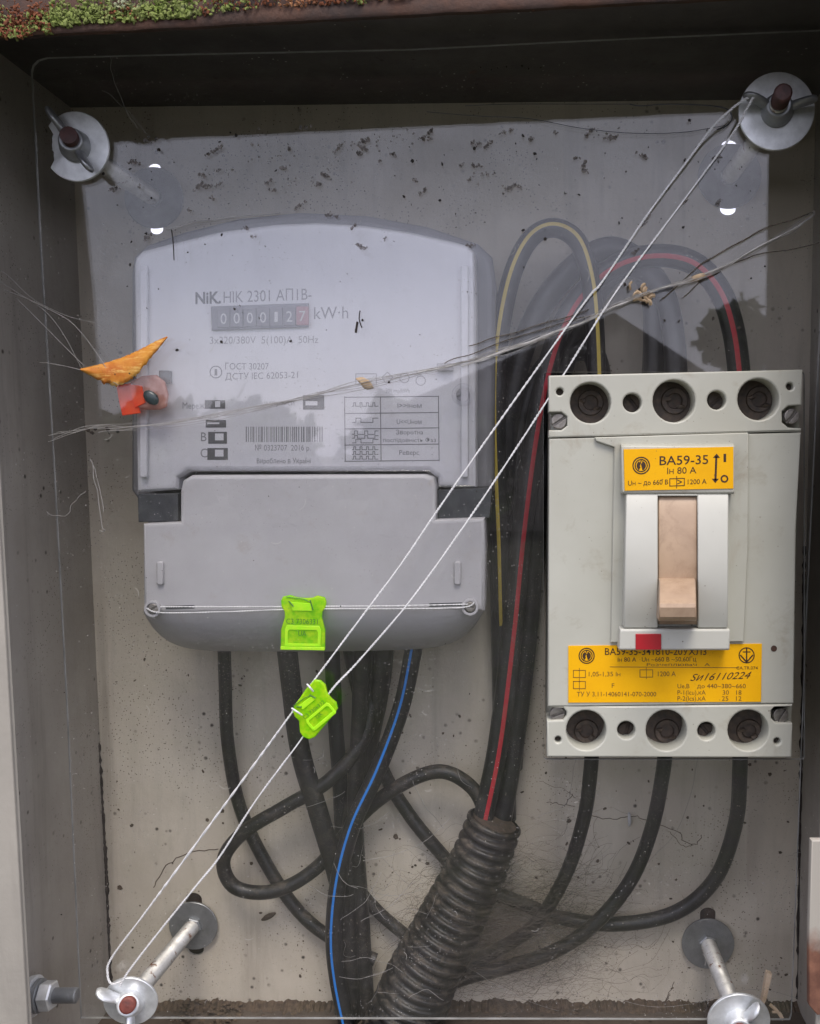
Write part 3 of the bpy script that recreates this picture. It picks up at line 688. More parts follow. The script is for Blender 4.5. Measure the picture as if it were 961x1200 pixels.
# ================================================================== circuit breaker
BF = -7.0
brk = thing('circuit_breaker', U(785, 888, BACK), 'ivory moulded-case circuit breaker with beige lever and two yellow labels', 'circuit breaker')
mb = MB(); mb.slab([(646, 444), (938, 438), (926, 884), (644, 883)], BF + 14, BACK - .5); mb.build('case_body', MT['ivory'], brk)
def strip(outline, hs, name):
    mb = MB(); mb.plate([outline] + [circ(x, y, r) for x, y, r in hs], BF, BF + 15, .8); return mb.build(name, MT['ivory'], brk)
big_t = [(692, 472, 24), (790, 470, 25), (889, 468, 24.5)]; sm_t = [(741, 472, 11), (840, 469, 11)]; ty_t = [(656, 459, 4.3), (926, 453, 4.3)]
big_b = [(687, 856, 23.5), (781, 856, 24), (877, 856, 24)]; sm_b = [(734, 856, 10.5), (828, 857, 10.5)]; ty_b = [(654, 867, 3.8), (911, 869, 4)]
strip([(643, 440), (941, 433), (940, 475), (924, 476), (917, 482), (917, 495), (924, 501), (939.5, 502), (939, 505.5), (643, 513), (643, 504), (658, 504), (664.5, 499), (664.5, 488), (658, 483), (643, 483)], big_t + sm_t + ty_t, 'terminal_strip')
strip([(642, 829), (929, 825.5), (929, 828), (909, 829), (904, 834), (904, 842), (909, 847), (929, 848), (928, 888), (641, 887), (641, 845), (660, 844), (664, 839), (664, 834), (660, 829.5)], big_b + sm_b + ty_b, 'terminal_strip')
for x, y, r in big_t + big_b:
    c = U(x, y, BF + 13); rr_ = mmr(r * .93, BF + 13)
    mb = MB(); mb.lathe(c, (0, -1, 0), [(0, 0.01), (0, rr_ * .35), (1.6, rr_ * .4), (1.8, rr_ * .62), (.6, rr_ * .66), (.6, rr_ * 1.15)], 26)
    mb.blob(c + Vector((rr_ * .3, -2, -rr_ * .3)), rr_ * .22, 0, (1, .6, .5), .4); mb.blob(c + Vector((-rr_ * .4, -1.5, rr_ * .1)), rr_ * .2, 0, (1, .6, .6), .4)
    mb.build('terminal', MT['hole'], brk, 40)
for x, y, r in sm_t + sm_b: screw(x, y, r * 1.02, BF + 8, brk, 'hole', random.choice((40, 130, 75)), 1.2)
for x, y, r in ty_t + ty_b:
    mb = MB(); c = U(x, y, BF + 4); mb.lathe(c, (0, -1, 0), [(0, mmr(r * 1.05, BF)), (.01, 0)], 16); mb.build('rivet_hole', MT['hole'], brk)
for x, y, r, a in ((655, 494, 9, 35), (927, 488, 9, 50), (653, 836, 9, 20), (914, 837, 9, 60)):
    screw(x, y, r, BF + 3.5, brk, 'steel', a, 1.8)
# main cover between the strips
mb = MB(); mb.plate([[(643.5, 514), (939, 506.8), (933, 620), (930.5, 824.5), (642, 828)]], BF + .4, BF + 14.5, .7); mb.build('front_cover', MT['ivory'], brk)
# raised platform
mb = MB(); mb.plate([[(697, 512.5), (877, 507), (877, 640), (872, 752), (716, 753), (718, 640), (720, 524), (699, 517)]], BF - 1.6, BF + .6, .5); mb.build('platform', MT['ivory'], brk)
# lower sticker
mb = MB(); mb.plate([[(666, 757), (893, 754.5), (892, 822.5), (666, 823.5)]], BF - .1, BF + .5, .05); lo = mb.build('yellow_label', MT['yellow'], brk)
# handle housing: side profile extruded across
def boss(xa, xb, xa2, xb2, prof, name, mat):
    """prof: (photo y, depth) from top to bottom; xa..xb at top, xa2..xb2 at bottom."""
    mb = MB(); n = len(prof); vs = []; y0_, y1_ = prof[0][0], prof[-1][0]
    for side in (0, 1):
        for py, d in prof:
            t = (py - y0_) / (y1_ - y0_); x = (xa + (xa2 - xa) * t) if side == 0 else (xb + (xb2 - xb) * t); vs.append(U(x, py, d))
    for side in (0, 1):
        for k in (n - 1, 0):
            p = vs[side * n + k]; vs.append(Vector((p.x, BF - 1, p.z)))
    fs = [(k, k + 1, n + k + 1, n + k) for k in range(n - 1)]
    fs += [tuple(range(n))[::-1] + (2 * n + 1, 2 * n), tuple(range(n, 2 * n)) + (2 * n + 2, 2 * n + 3)]
    fs += [(0, n, 2 * n + 3, 2 * n + 1), (n - 1, 2 * n, 2 * n + 2, 2 * n - 1)]
    mb.add(vs, fs); o = mb.build(name, mat, brk, 25)
    bm_ = bmesh.new(); bm_.from_mesh(o.data); bmesh.ops.recalc_face_normals(bm_, faces=bm_.faces); bm_.to_mesh(o.data); bm_.free()
    bv = o.modifiers.new('bevel', 'BEVEL'); bv.width = .5 * MM; bv.segments = 2; bv.limit_method = 'ANGLE'; bv.angle_limit = R(40)
    return o
TOPY = -16
boss(728, 861, 729, 861, [(520, TOPY + 3), (523, TOPY), (577, TOPY - .2), (579, TOPY + 1)], 'label_ledge', MT['ivory'])
arcp = [(579, TOPY + .6)] + [(579 + (736 - 579) * k / 14, TOPY + .6 - 6.0 * math.sin(math.pi * k / 14) ** .8) for k in range(1, 14)] + [(736, TOPY + .4)]
boss(734, 771, 731, 771, arcp, 'handle_housing', MT['ivory2']); boss(817.5, 854, 818, 853, arcp, 'handle_housing', MT['ivory2'])
boss(770, 818.5, 770, 819, [(579, TOPY + .4), (581.5, TOPY + .4)], 'housing_bridge', MT['ivory2'])
# lever slot and lever
lev = [(y, d + 2.2) for y, d in arcp if 581 < y < 730]
lv = boss(771.6, 817, 771.6, 817.4, [(582, TOPY + 2.6)] + lev + [(732, TOPY + 3)], 'lever_slide', MT['beige'])
boss(773, 815, 772, 816.5, [(678, -20), (681, -25), (704, -40.5), (707.5, -42), (712, -42.5), (723, -41.5), (726.5, -39.5), (728, -18)], 'lever_knob', MT['beige'])
boss(727, 855.5, 725, 855, [(737, TOPY + .2), (739, TOPY - .4), (760, TOPY - .4), (762, TOPY + .3)], 'lower_ledge', MT['ivory2'])
mb = MB(); mb.plate([rrect(745, 743, 775, 761.5, .6)], TOPY - 1.0, TOPY + .5, .2); mb.build('red_indicator', MT['redtag'], brk)
mb = MB(); mb.plate([[(731, 526.5), (859.5, 523.5), (859.5, 572.5), (732, 575)]], TOPY - .7, TOPY + .5, .05); up = mb.build('yellow_label', MT['yellow'], brk)
mb = MB(); mb.disc(907, 760, 3.6, BF + .2); mb.build('rust_spot', MT['rust'], brk, 0)
# upper label print
LY = TOPY - .8
def logo(mb, cx, cy, r, y):
    mb.disc(cx, cy, r, y, n=24, r0=r * .86); mb.disc(cx, cy, r * .74, y, n=24, r0=r * .62)
    mb.disc(cx, cy, r * .52, y, n=14, a0=-75, a1=75); mb.disc(cx, cy, r * .52, y, n=14, a0=115, a1=245, r0=r * .2)
    mb.ribbon([(cx, cy - r * .6), (cx - r * .35, cy + r * .55)], 1.0, y - .03); mb.ribbon([(cx, cy - r * .2), (cx + r * .35, cy + r * .6)], .9, y - .03)
mb = MB(); logo(mb, 751.5, 545.5, 10.4, LY)
mb.text('ВА59-35', 773, 830, 545, 11, LY, 0, 543.5, bold=.005); mb.text('Ін 80 А', 782, 816, 555.5, 8, LY, 0, 554.5)
mb.text('Uн ~ до 660 В', 736, 783, 569, 6, LY, 0, 567.5); mb.text('1200 А', 806, 828, 567.5, 6, LY, 0, 566.8)
mb.ribbon([(785, 561), (802, 560.5), (802, 569), (785, 569.5)], .9, LY, 0, True); mb.ribbon([(793, 558), (793, 572)], .7, LY); mb.ribbon([(794, 562.5), (799, 564.8), (794, 567)], .9, LY)
mb.ribbon([(839.5, 536), (838.5, 562)], 2.4, LY)
for sgn, yy, xx in ((-1, 531.5, 839.8), (1, 566, 838.3)): mb.add([U(xx, yy, LY), U(xx + 4.2, yy - sgn * 5, LY), U(xx - 4.2, yy - sgn * 5, LY)], [(0, 1, 2)])
mb.ribbon([(849.5, 533), (849.5, 540)], 3, LY); mb.disc(849, 561, 4.6, LY, r0=2.7)
mb.build('lettering', MT['brownink'], up, 0)
# lower label print
LY = BF - .2
mb = MB(); logo(mb, 687.5, 768.5, 9.5, LY)
mb.text('ВА59-35-341810-20УХЛ3', 709, 828, 767.5, 8.5, LY, bold=.004); mb.text('Ін 80 А   Uн ~660 В ~50,60Гц', 724, 816, 775.5, 5.5, LY, 0, 775)
mb.disc(875, 768, 9.5, LY, r0=8.2); mb.ribbon([(875, 760), (875, 776)], 1.6, LY); mb.ribbon([(868, 768), (875, 776), (882, 768)], 1.6, LY); mb.ribbon([(871, 764), (879, 764)], 1.2, LY)
mb.text('СА.ТR.074', 863, 888, 784.5, 3.8, LY); mb.text('Sи16110224', 809, 881, 798, 8.5, LY, 0, 795, shear=.5)
mb.build('lettering', MT['brownink'], lo, 0)
mb = MB(); mb.text('ТУ У 3.11-14060141-070-2000', 676, 769, 816, 5.6, LY); mb.text('1,05-1,35 Ін', 690, 727, 792.5, 5.6, LY); mb.text('1200 А', 771, 792, 792.5, 6, LY); mb.text('F', 717, 720, 806, 5.5, LY)
mb.text('Uе,В', 794, 808, 806.5, 5.4, LY); mb.text('до 440~380~660', 817, 874, 806.5, 5.4, LY); mb.text('Р-1(Icu),кА', 794, 827, 814, 5.4, LY); mb.text('30   18', 847, 869, 814, 5.4, LY)
mb.text('Р-2(Ics),кА', 794, 827, 821, 5.4, LY); mb.text('25   12', 846, 869, 821, 5.4, LY)
for x0, x1, ya, yb in ((672, 686, 785.5, 794), (672, 686, 798.5, 807), (750, 765, 785, 793.5)):
    mb.ribbon([(x0, ya), (x1, ya), (x1, yb), (x0, yb)], .8, LY, 0, True); mb.ribbon([((x0 + x1) / 2, ya - 2.5), ((x0 + x1) / 2, yb + 2)], .6, LY)
mb.text('Розчеплювач   А', 758, 832, 780.5, 3.6, LY)
mb.ribbon([(715, 781.5), (866, 782.5)], .7, LY)
mb.build('faded_lettering', MT['fadeink'], lo, 0)

# ================================================================== stand-off rods, washers, wing nuts
def standoff(front, back_, rpx_f, rpx_b, tip, wings, label, redtip, broken=False, tilt=(0, 0)):
    pf = U(*front, -1.2); pb = U(*back_, BACK - 1); pt = U(*tip[0], tip[1])
    st = thing('standoff_rod', pb, label, 'threaded rod', 'threaded rods holding the clear cover')
    d = (pf - pb).normalized(); L_ = (pf - pb).length
    ta = (pt - pf).normalized(); LT = (pt - pf).length
    def thread(c, a, ln, r, name, mat, cap):
        pr = []; k = 0
        while k * 1.3 < ln: pr += [(k * 1.3, r - .45), (k * 1.3 + .65, r + .2)]; k += 1
        if cap: pr += [(ln, r - .6), (ln + .3, .01)]
        mb = MB(); mb.lathe(c, a, pr, 16); return mb.build(name, mat, st, 20)
    thread(pb, d, L_, 4.3, 'rod', MT['rod'], False)
    thread(pf, ta, LT * .55, 3.6, 'rod', MT['rod'], False); thread(pf + ta * LT * .55, ta, LT * .45, 3.65, 'painted_tip', MT[redtip], True)
    rf = mmr(rpx_f, 0); nrm = Vector((tilt[0], -1, tilt[1])).normalized()
    def washer(c, a, r, name, mat, ns=44):
        mb = MB(); prof = [(0, 4.2), (0, r - .25), (.2, r), (1.3, r), (1.55, r - .25), (1.55, 4.2)]; mb.lathe(c, a, prof, ns); return mb.build(name, MT[mat], st)
    wz = washer(pf + nrm * .3, nrm, rf, 'front_washer', 'zinc')
    if broken:     # worn notch in the rim
        for v in wz.data.vertices:
            q = v.co / MM - pf; a = math.degrees(math.atan2(q.z, q.x))
            if 150 < abs(a) <= 181 or (a > 150): 
                k = q.length
                if k > rf * .7: v.co = (pf + q * ((rf * (.74 + .12 * noise.noise(q * .5))) / k)) * MM
    washer(pb + d * 1, d.lerp(Vector((0, -1, 0)), .8).normalized(), mmr(rpx_b, BACK), 'rear_washer', 'oldzinc')
    mb = MB(); mb.lathe(pb + d * 2.4, d.lerp(Vector((0, -1, 0)), .8).normalized(), [(0, 5.6), (2, 5.6), (2.4, 5), (2.4, 3)], 6); mb.build('rear_nut', MT['oldzinc'], st)
    wn = MB(); hb = pf + nrm * 2.1
    wn.lathe(hb, ta, [(0, 7.2), (1.5, 6.9), (6, 5.7), (7.2, 5.2), (7.4, 4.6), (7.2, 3.6)], 26); nm = MT['oldzinc' if redtip == 'darkred' else 'zinc']; nut = wn.build('wing_nut', nm, st, 50)
    for ang, ln in wings:
        u = Vector((math.cos(R(ang)), 0, math.sin(R(ang)))); side = Vector((-u.z, 0, u.x)); f = Vector((0, -1, 0))
        # rounded paddle: loft of elliptical sections leaning forward
        vs = []; fs = []; S_ = [(4.5, 1.9, 2.6, 3), (7, 1.6, 3.0, 4.2), (9.5, 1.5, 3.6, 5.6), (12.5, 1.45, 3.9, 7), (15, 1.3, 3.3, 8), (16.4, .9, 2.0, 8.3), (16.9, .2, .5, 8.3)]
        for r_, t_, h_, fo in [(q0, q1 * 1.15, q2 * 1.05, q3) for q0, q1, q2, q3 in S_]:
            c = hb + u * (r_ * ln) + f * fo
            for k in range(12):
                th = 2 * math.pi * k / 12; vs.append(c + side * (math.cos(th) * t_) + (f * .9 + u * -.35).normalized() * (math.sin(th) * h_))
        for i in range(len(S_) - 1):
            for k in range(12): k2 = (k + 1) % 12; fs.append((i * 12 + k, i * 12 + k2, (i + 1) * 12 + k2, (i + 1) * 12 + k))
        wg = MB(); wg.add(vs, fs); wg.build('wing', nm, nut, 60)
    return st
standoff((91, 173), STUD['tl'][0], 38.5, 34, ((80, 158), -14), [(120, 1.0), (-52, 1.0)], 'top left cover fastener, washer rim chipped on one side, rusty tip', 'darkred', True)
standoff((909, 132), STUD['tr'][0], 41.5, 35, ((918, 108), -24), [(165, 1.0), (8, .9)], 'top right cover fastener with seal wire tied to its wing nut', 'darkred')
standoff((154, 1171), STUD['bl'][0], 33.5, 30.5, ((149, 1179), -14), [(140, 1.0), (-78, 1.05)], 'bottom left cover fastener with red painted tip and wire looped on its wing', 'redpaint', tilt=(.1, -.1))
standoff((865, 1194), STUD['br'][0], 38, 31.5, ((868, 1212), -14), [(62, .95), (240, 1.0)], 'bottom right cover fastener, cut by the lower picture edge', 'redpaint', tilt=(0, -.12))

# ================================================================== seal wires and plastic seals
def twisted(mb, P, r=.34, off=.3, pitch=3.2, sub=24):
    P = spline(P, sub); acc = 0; A = []; B = []
    for i, p in enumerate(P):
        if i: acc += (p - P[i - 1]).length
        t = (P[min(i + 1, len(P) - 1)] - P[max(i - 1, 0)]).normalized(); a = Vector((0, -1, 0)); a = (a - t * a.dot(t)).normalized(); c = t.cross(a)
        th = 2 * math.pi * acc / pitch; o_ = (a * math.cos(th) + c * math.sin(th)) * off; A.append(p + o_); B.append(p - o_)
    mb.tube(A, r, 6); mb.tube(B, r, 6)
mb = MB()
twisted(mb, [U(x, y, d) for x, y, d in ((142, 1150, -9), (131, 1153, -10), (126, 1142, -9), (131, 1122, -8), (175, 1063, -7), (262, 945, -6), (340, 838, -7), (350, 822, -8), (405, 748, -6), (468, 664, -5), (510, 602, -5), (562, 527, -5), (635, 424, -5), (690, 348, -6), (706, 330, -6), (760, 250, -7), (812, 180, -9), (836, 148, -11), (862, 124, -12), (879, 113, -12))])
twisted(mb, [U(x, y, d) for x, y, d in ((140, 1156, -10), (150, 1139, -9), (180, 1100, -8), (230, 1038, -7), (258, 1003, -6), (300, 938, -6), (356, 862, -8), (386, 812, -8), (420, 775, -6), (480, 705, -5), (540, 622, -5), (600, 533, -5), (660, 440, -6), (720, 345, -7), (790, 250, -8), (848, 172, -11), (868, 142, -13), (875, 128, -13), (884, 112, -13))])
o = mb.build('seal_wire', MT['wire'], None, 60); tag(o, 'long white twisted seal wire stretched diagonally in two strands from corner to corner', 'wire')
mb = MB()
twisted(mb, [U(x, y, d) for x, y, d in ((172, 713, 2.5), (190, 718, 2.4), (260, 717, 2.4), (330, 714.5, 2), (380, 713.5, 2), (460, 713.5, 2.4), (540, 712, 2.4), (556, 706, 2.5))], .2, .2, 2.4)
twisted(mb, [U(x, y, d) for x, y, d in ((188, 711, 2.4), (260, 711, 2.4), (330, 711, 2), (380, 710.5, 2), (460, 710, 2.4), (548, 708, 2.4))], .2, .2, 2.4)
o = mb.build('seal_wire', MT['wire'], None, 60); tag(o, 'short thin seal wire running level across the meter terminal cover', 'wire')
# loose thin ends near the top right
mb = MB()
for pts in ([(480, 122), (560, 128), (640, 122), (690, 121), (720, 124), (745, 133)], [(520, 130), (600, 138), (680, 152), (760, 156), (850, 148)], [(745, 122), (790, 118), (862, 108)]):
    pass
mb.tube([U(x, y, -2) for x, y in ((738, 122), (752, 124), (780, 122), (820, 123), (850, 127), (858, 138), (852, 147), (840, 152))], .28, 6, sub=6)
mb.tube([U(x, y, -1) for x, y in ((500, 131), (560, 136), (620, 139), (680, 150), (740, 156), (800, 155), (850, 147))], .16, 5, sub=8)
mb.tube([U(x, y, -1) for x, y in ((545, 124), (600, 122), (680, 122), (740, 122))], .16, 5, sub=8)
o = mb.build('wire_tail', MT['thinwire'], None, 60); tag(o, 'thin dark loose wire end trailing left along the top of cover', 'wire')

def seal(cx, cy, ang, wpx, hpx, y, label, txt, edge=None):
    """Anchor-shaped flat seal: waisted outline, raised rim, ribs."""
    a = R(ang); ca, sa = math.cos(a), math.sin(a)
    def pt(u, v): return (cx + (u * wpx) * ca - (v * hpx) * sa, cy + (u * wpx) * sa + (v * hpx) * ca)
    half = [(-.30, -.50), (-.46, -.47), (-.50, -.40), (-.49, -.30), (-.42, -.2), (-.41, -.1), (-.45, .02), (-.49, .14), (-.49, .48), (-.46, .5)]
    out = half + [(-u, v) for u, v in half[::-1]] + [(.2, -.46), (.05, -.45), (-.15, -.46)]
    out = edge or [pt(*p) for p in out]
    s_ = thing('plastic_seal', U(*pt(0, .5), y), label, 'security seal', 'bright green plastic seals')
    mb = MB(); mb.plate([out], y, y + 2.4, .7); mb.build('tag', MT['green'], s_)
    mb = MB(); mb.plate([[pt(-.36, .05), pt(.36, .05), pt(.40, .12), pt(.40, .43), pt(-.40, .43), pt(-.40, .12)], [pt(-.30, .13), pt(.30, .13), pt(.33, .17), pt(.33, .38), pt(-.33, .38), pt(-.33, .17)]], y - .6, y - .05, .25); mb.build('rim', MT['greenrib'], s_)
    fw, f0, f1 = (.49, .44, .5) if not edge else (.37, .35, .45)
    mb = MB(); mb.plate([[pt(-fw, f0), pt(fw, f0), pt(fw, f1), pt(-fw, f1)]], y - .9, y - .05, .3); mb.build('foot', MT['greenrib'], s_)
    if 0: mb.plate([[pt(-.49, .44), pt(.49, .44), pt(.48, .5), pt(-.48, .5)]], y - .9, y - .05, .3); mb.build('foot', MT['greenrib'], s_)
    mb = MB()
    mb.plate([[pt(-.3, -.38), pt(.16, -.36), pt(.2, -.22), pt(-.24, -.22)]], y - .6, y - .05, .25); mb.build('insert', MT['greenrib'], s_)
    mb = MB(); mb.tube([U(*pt(-.32, -.4), y - .5), U(*pt(-.22, -.3), y - .9)], .35, 6); mb.tube([U(*pt(.15, -.42), y - .5), U(*pt(.22, -.24), y - .9)], .35, 6); mb.tube([U(*pt(-.38, -.47), y - .4), U(*pt(.0, -.44), y - .5), U(*pt(.15, -.38), y - .5)], .2, 6); mb.build('wire_channel', MT['seallet'], s_)
    mb = MB()
    def fr(y0, x0, x1, h): return lambda u, q: U(*pt(x0 + (x1 - x0) * u, y0 - q * h), y - .75)
    mb.text(txt, 0, 0, 0, 0, 0, frame=fr(0.02, -.37, .33, .10)); mb.text('UA', 0, 0, 0, 0, 0, frame=fr(.24, -.1, .08, .10))
    mb.build('lettering', MT['seallet'], s_, 0)
    return s_
seal(355, 730, 1, 53, 64, 1.6 - .9 + .5, 'bright green plastic seal hanging upright on the meter terminal cover', 'С3 7306331')
s2 = seal(369, 832, -40, 44, 42, -9.5, 'bright green plastic seal tilted on the long diagonal wire', 'С3 7306332', [(368, 797), (375, 797.5), (381, 803), (383, 812), (388, 819), (394, 824), (395.5, 831), (390, 839), (379, 852), (369, 864), (362, 867), (355, 864), (351, 858), (350, 845), (345, 840), (343, 834), (344.5, 827), (350, 820), (358, 808)])
mb = MB()
for a_, b_ in (((342, 830), (354, 838)), ((360, 802), (367, 810))):
    mb.tube([U(a_[0], a_[1], -10.5), U((a_[0] + b_[0]) / 2, (a_[1] + b_[1]) / 2, -12.5), U(b_[0], b_[1], -11)], .45, 6, sub=4)
mb.build('wire_loop', MT['wire'], s2)

# red seal on the left of the meter face
rs_ = thing('red_seal', U(165, 485, 8), 'torn red and pink plastic seal with dark plug beside the orange leaf', 'security seal')
mb = MB(); mb.plate([[(136, 452), (152, 449), (158, 462), (164, 484), (143, 487), (139, 470)]], 4, 5.6, .4); mb.build('tag', MT['redseal'], rs_)
mb = MB(); mb.plate([[(152, 447), (166, 440), (182, 439), (192, 447), (196, 462), (194, 476), (186, 480), (166, 480), (158, 476), (154, 462)]], 3.8, 7, 1.4); mb.build('hood', MT['pinkseal'], rs_)
mb = MB(); mb.plate([[(150, 450), (166, 452), (170, 472), (158, 478)]], 3.0, 3.9, .3); mb.build('flap', MT['redseal'], rs_)
mb = MB(); c = U(177, 466, 2.4)
bm = bmesh.new(); bmesh.ops.create_uvsphere(bm, u_segments=20, v_segments=12, radius=1)
q = Matrix.Rotation(R(40), 3, 'Y'); vs = [c + q @ Vector((v.co.x * 4.2, v.co.y * 1.5, v.co.z * 2.9)) for v in bm.verts]; bm.verts.index_update()
mb.add(vs, [tuple(v.index for v in f.verts) for f in bm.faces]); bm.free(); mb.build('plug', MT['plug'], rs_)

# ================================================================== leaf and litter
def strip_leaf(top, bot, y, bulge, name, mat, n=30):
    T = spline([Vector((x, p, 0)) for x, p in top], 8); B_ = spline([Vector((x, p, 0)) for x, p in bot], 8)
    m_ = 60; mb = MB(); vs = []; fs = []; W = 6
    def samp(P, t): f = t * (len(P) - 1); i = min(int(f), len(P) - 2); return P[i].lerp(P[i + 1], f - i)
    for i in range(m_ + 1):
        t = i / m_; a, b_ = samp(T, t), samp(B_, t); rg = min(1, 6 * t * (1 - t)) * (b_ - a).length / 20
        b_ = b_ + Vector((0, 2.2 * noise.noise(Vector((i * .9, 3, 1))) + 1.5 * noise.noise(Vector((i * .35, 8, 1))), 0)) * rg; a = a + Vector((0, .9 * noise.noise(Vector((i * .7, 5, 4))), 0)) * rg
        for k in range(W + 1):
            s_ = k / W; q = a.lerp(b_, s_); vs.append(U(q.x, q.y, y - bulge * math.sin(math.pi * s_) - 3 * bulge * (t - .5) ** 2 + .35 * noise.noise(Vector((q.x * .12, q.y * .15, 2)))))
    for i in range(m_):
        for k in range(W): fs.append((i * (W + 1) + k, i * (W + 1) + k + 1, (i + 1) * (W + 1) + k + 1, (i + 1) * (W + 1) + k))
    mb.add(vs, fs); o = mb.build(name, mat, None, 60)
    sd_ = o.modifiers.new('thick', 'SOLIDIFY'); sd_.thickness = .35 * MM
    return o
o = strip_leaf([(94, 432), (120, 426), (145, 418), (165, 409), (182, 400), (196, 394)], [(94, 434), (107, 441), (120, 448), (135, 452), (150, 447), (161, 438), (173, 424), (184, 411), (196, 396)], -1.5, 1.1, 'dry_leaf', MT['leaf'])
tag(o, 'curled orange dry leaf stuck to the cover left of the meter', 'leaf')
o = strip_leaf([(417, 443), (425, 442), (433, 446)], [(419, 446), (428, 456), (438, 455)], -1, .6, 'leaf_scrap', MT['straw'])
tag(o, 'tiny brown leaf scrap caught on the web at the sign table', 'leaf scrap')
mb = MB(); rng = random.Random(2)
for k in range(13):
    x, y = 744 + rng.uniform(-6, 18), 346 + rng.uniform(-7, 7)
    a = rng.uniform(-1, 1); a = rng.uniform(-2.8, .6); mb.tube([U(x, y, -2.5), U(x + 6 * math.cos(a), y + 6 * math.sin(a), -4), U(x + 9 * math.cos(a + .3), y + 9 * math.sin(a + .3), -3)], rng.uniform(.35, .9), 5, sub=3)
o = mb.build('straw_bits', MT['straw'], None, 60); o.name = 'straw_scrap'; tag(o, 'small bundle of dry straw hanging in the web above the breaker', 'straw scrap')
mb = MB(); mb.tube([U(806, 329, -3), U(818, 325, -3.5), U(830, 321, -3)], lambda q: .3 + 1.2 * math.sin(math.pi * min(max(q, .05), .95)), 7, sub=4)
o = mb.build('seed_husk', MT['straw'], None, 60); tag(o, 'slim tan husk lying on the web strand at upper right', 'husk')
mb = MB(); mb.slab([(899, 1140), (905, 1142), (898, 1172), (890, 1190)], 6, 9); o = mb.build('wood_splinter', MT['wood'], None); tag(o, 'pale wood splinter leaning in the bottom right corner', 'splinter')
mb = MB(); mb.tube([U(918, 1195, 8), U(910, 1184, 10), U(902, 1177, 12)], .9, 6, sub=3); mb.tube([U(918, 1195, 8), U(914, 1187, 9), U(905, 1186, 9)], .6, 6, sub=3)
o = mb.build('wood_shred', MT['wood'], None, 50); tag(o, 'forked shred of wood beside the pale splinter', 'splinter')
mb = MB(); mb.tube([U(307, 1078, 82), U(315, 1074, 80), U(323, 1070, 82)], lambda q: .4 + 1.3 * math.sin(math.pi * min(max(q, .05), .95)), 7, sub=5)
o = mb.build('insect_case', MT['crumb'], None, 60); tag(o, 'brown insect case stuck to back panel right of the bottom left rod', 'insect case')

# dark flecks on the outside of the cover
mb = MB(); rng = random.Random(21)
def fleck(x, y, r, d, mi=0):
    n = rng.randint(5, 7); a0 = rng.random() * 6; c = U(x, y, d); e = rng.uniform(.35, 1); ro = rng.random() * 3.1
    vs = []
    for lay in (0, -.25):
        for k in range(n):
            th = a0 + 2 * math.pi * k / n; rr_ = r * rng.uniform(.55, 1.15); u, v = math.cos(th) * rr_, math.sin(th) * rr_ * e
            vs.append(c + Vector((u * math.cos(ro) - v * math.sin(ro), lay, u * math.sin(ro) + v * math.cos(ro))) * (1 if lay == 0 else 1))
    fs = [tuple(range(n))[::-1], tuple(range(n, 2 * n))] + [(k, (k + 1) % n, n + (k + 1) % n, n + k) for k in range(n)]
    mb.add(vs, fs, mi)
for k in range(150):
    x = rng.uniform(110, 900); y = rng.triangular(130, 470, 150)
    if 640 < x < 945 and y > 436: continue
    fleck(x, y, rng.choice((.25, .3, .4, .5, .9)), -.05)
for k in range(60):
    x = rng.uniform(70, 900); y = rng.uniform(60, 1180)
    if 636 < x < 945 and 432 < y < 892: continue
    fleck(x, y, rng.uniform(.2, .45), -.05)
# clustered smears in the upper left
for cx_, cy_, nn in ((428, 168, 22), (340, 215, 14), (380, 205, 12), (465, 160, 18), (320, 185, 12), (260, 200, 12), (420, 150, 8), (300, 160, 10), (565, 205, 8), (705, 155, 8)):
    for k in range(nn): fleck(cx_ + rng.gauss(0, 13), cy_ + rng.gauss(0, 6), rng.uniform(.2, .8), -.05, 1)
for k in range(75):
    cx_, cy_ = rng.uniform(130, 880), rng.triangular(135, 330, 165); an = rng.uniform(-.9, .5); ln = rng.uniform(4, 16)
    if cx_ > 560 and rng.random() < .5: continue
    for j in range(int(ln * 1.4)):
        t_ = rng.uniform(-.5, .5); fleck(cx_ + ln * t_ * math.cos(an) + rng.gauss(0, .8), cy_ + ln * t_ * math.sin(an) + rng.gauss(0, 1.4 * (1 - abs(t_))), rng.uniform(.25, 1.0), -.05, 1)
for x, y in ((281, 358), (275, 362), (304, 373), (425, 375), (184, 464), (456, 448), (417, 387)): fleck(x, y, .7, -.05)
mb.tube([U(422, 364, -.4), U(421, 374, -.4), U(424, 384, -.4)], .28, 5, sub=3); mb.tube([U(419, 377, -.4), U(417, 390, -.4)], .55, 5)
mb.tube([U(201, 269, -.4), U(203, 285, -.5), U(204, 305, -.4)], .25, 5, sub=3)
for x, y in ((83, 505), (90, 507), (103, 504), (108, 507), (112, 503), (126, 503), (128, 508)): fleck(x, y, rng.uniform(.7, 1.6), -.3)
for x in range(560, 640, 12): fleck(x + rng.uniform(-5, 5), 80 + rng.uniform(-3, 3), .5, -.05)
o = mb.build('dirt_flecks', [MT['speck'], MT['smudge']], None, 0); tag(o, 'dark dirt flecks scattered over the outside of the clear cover', 'dirt', kind='stuff')

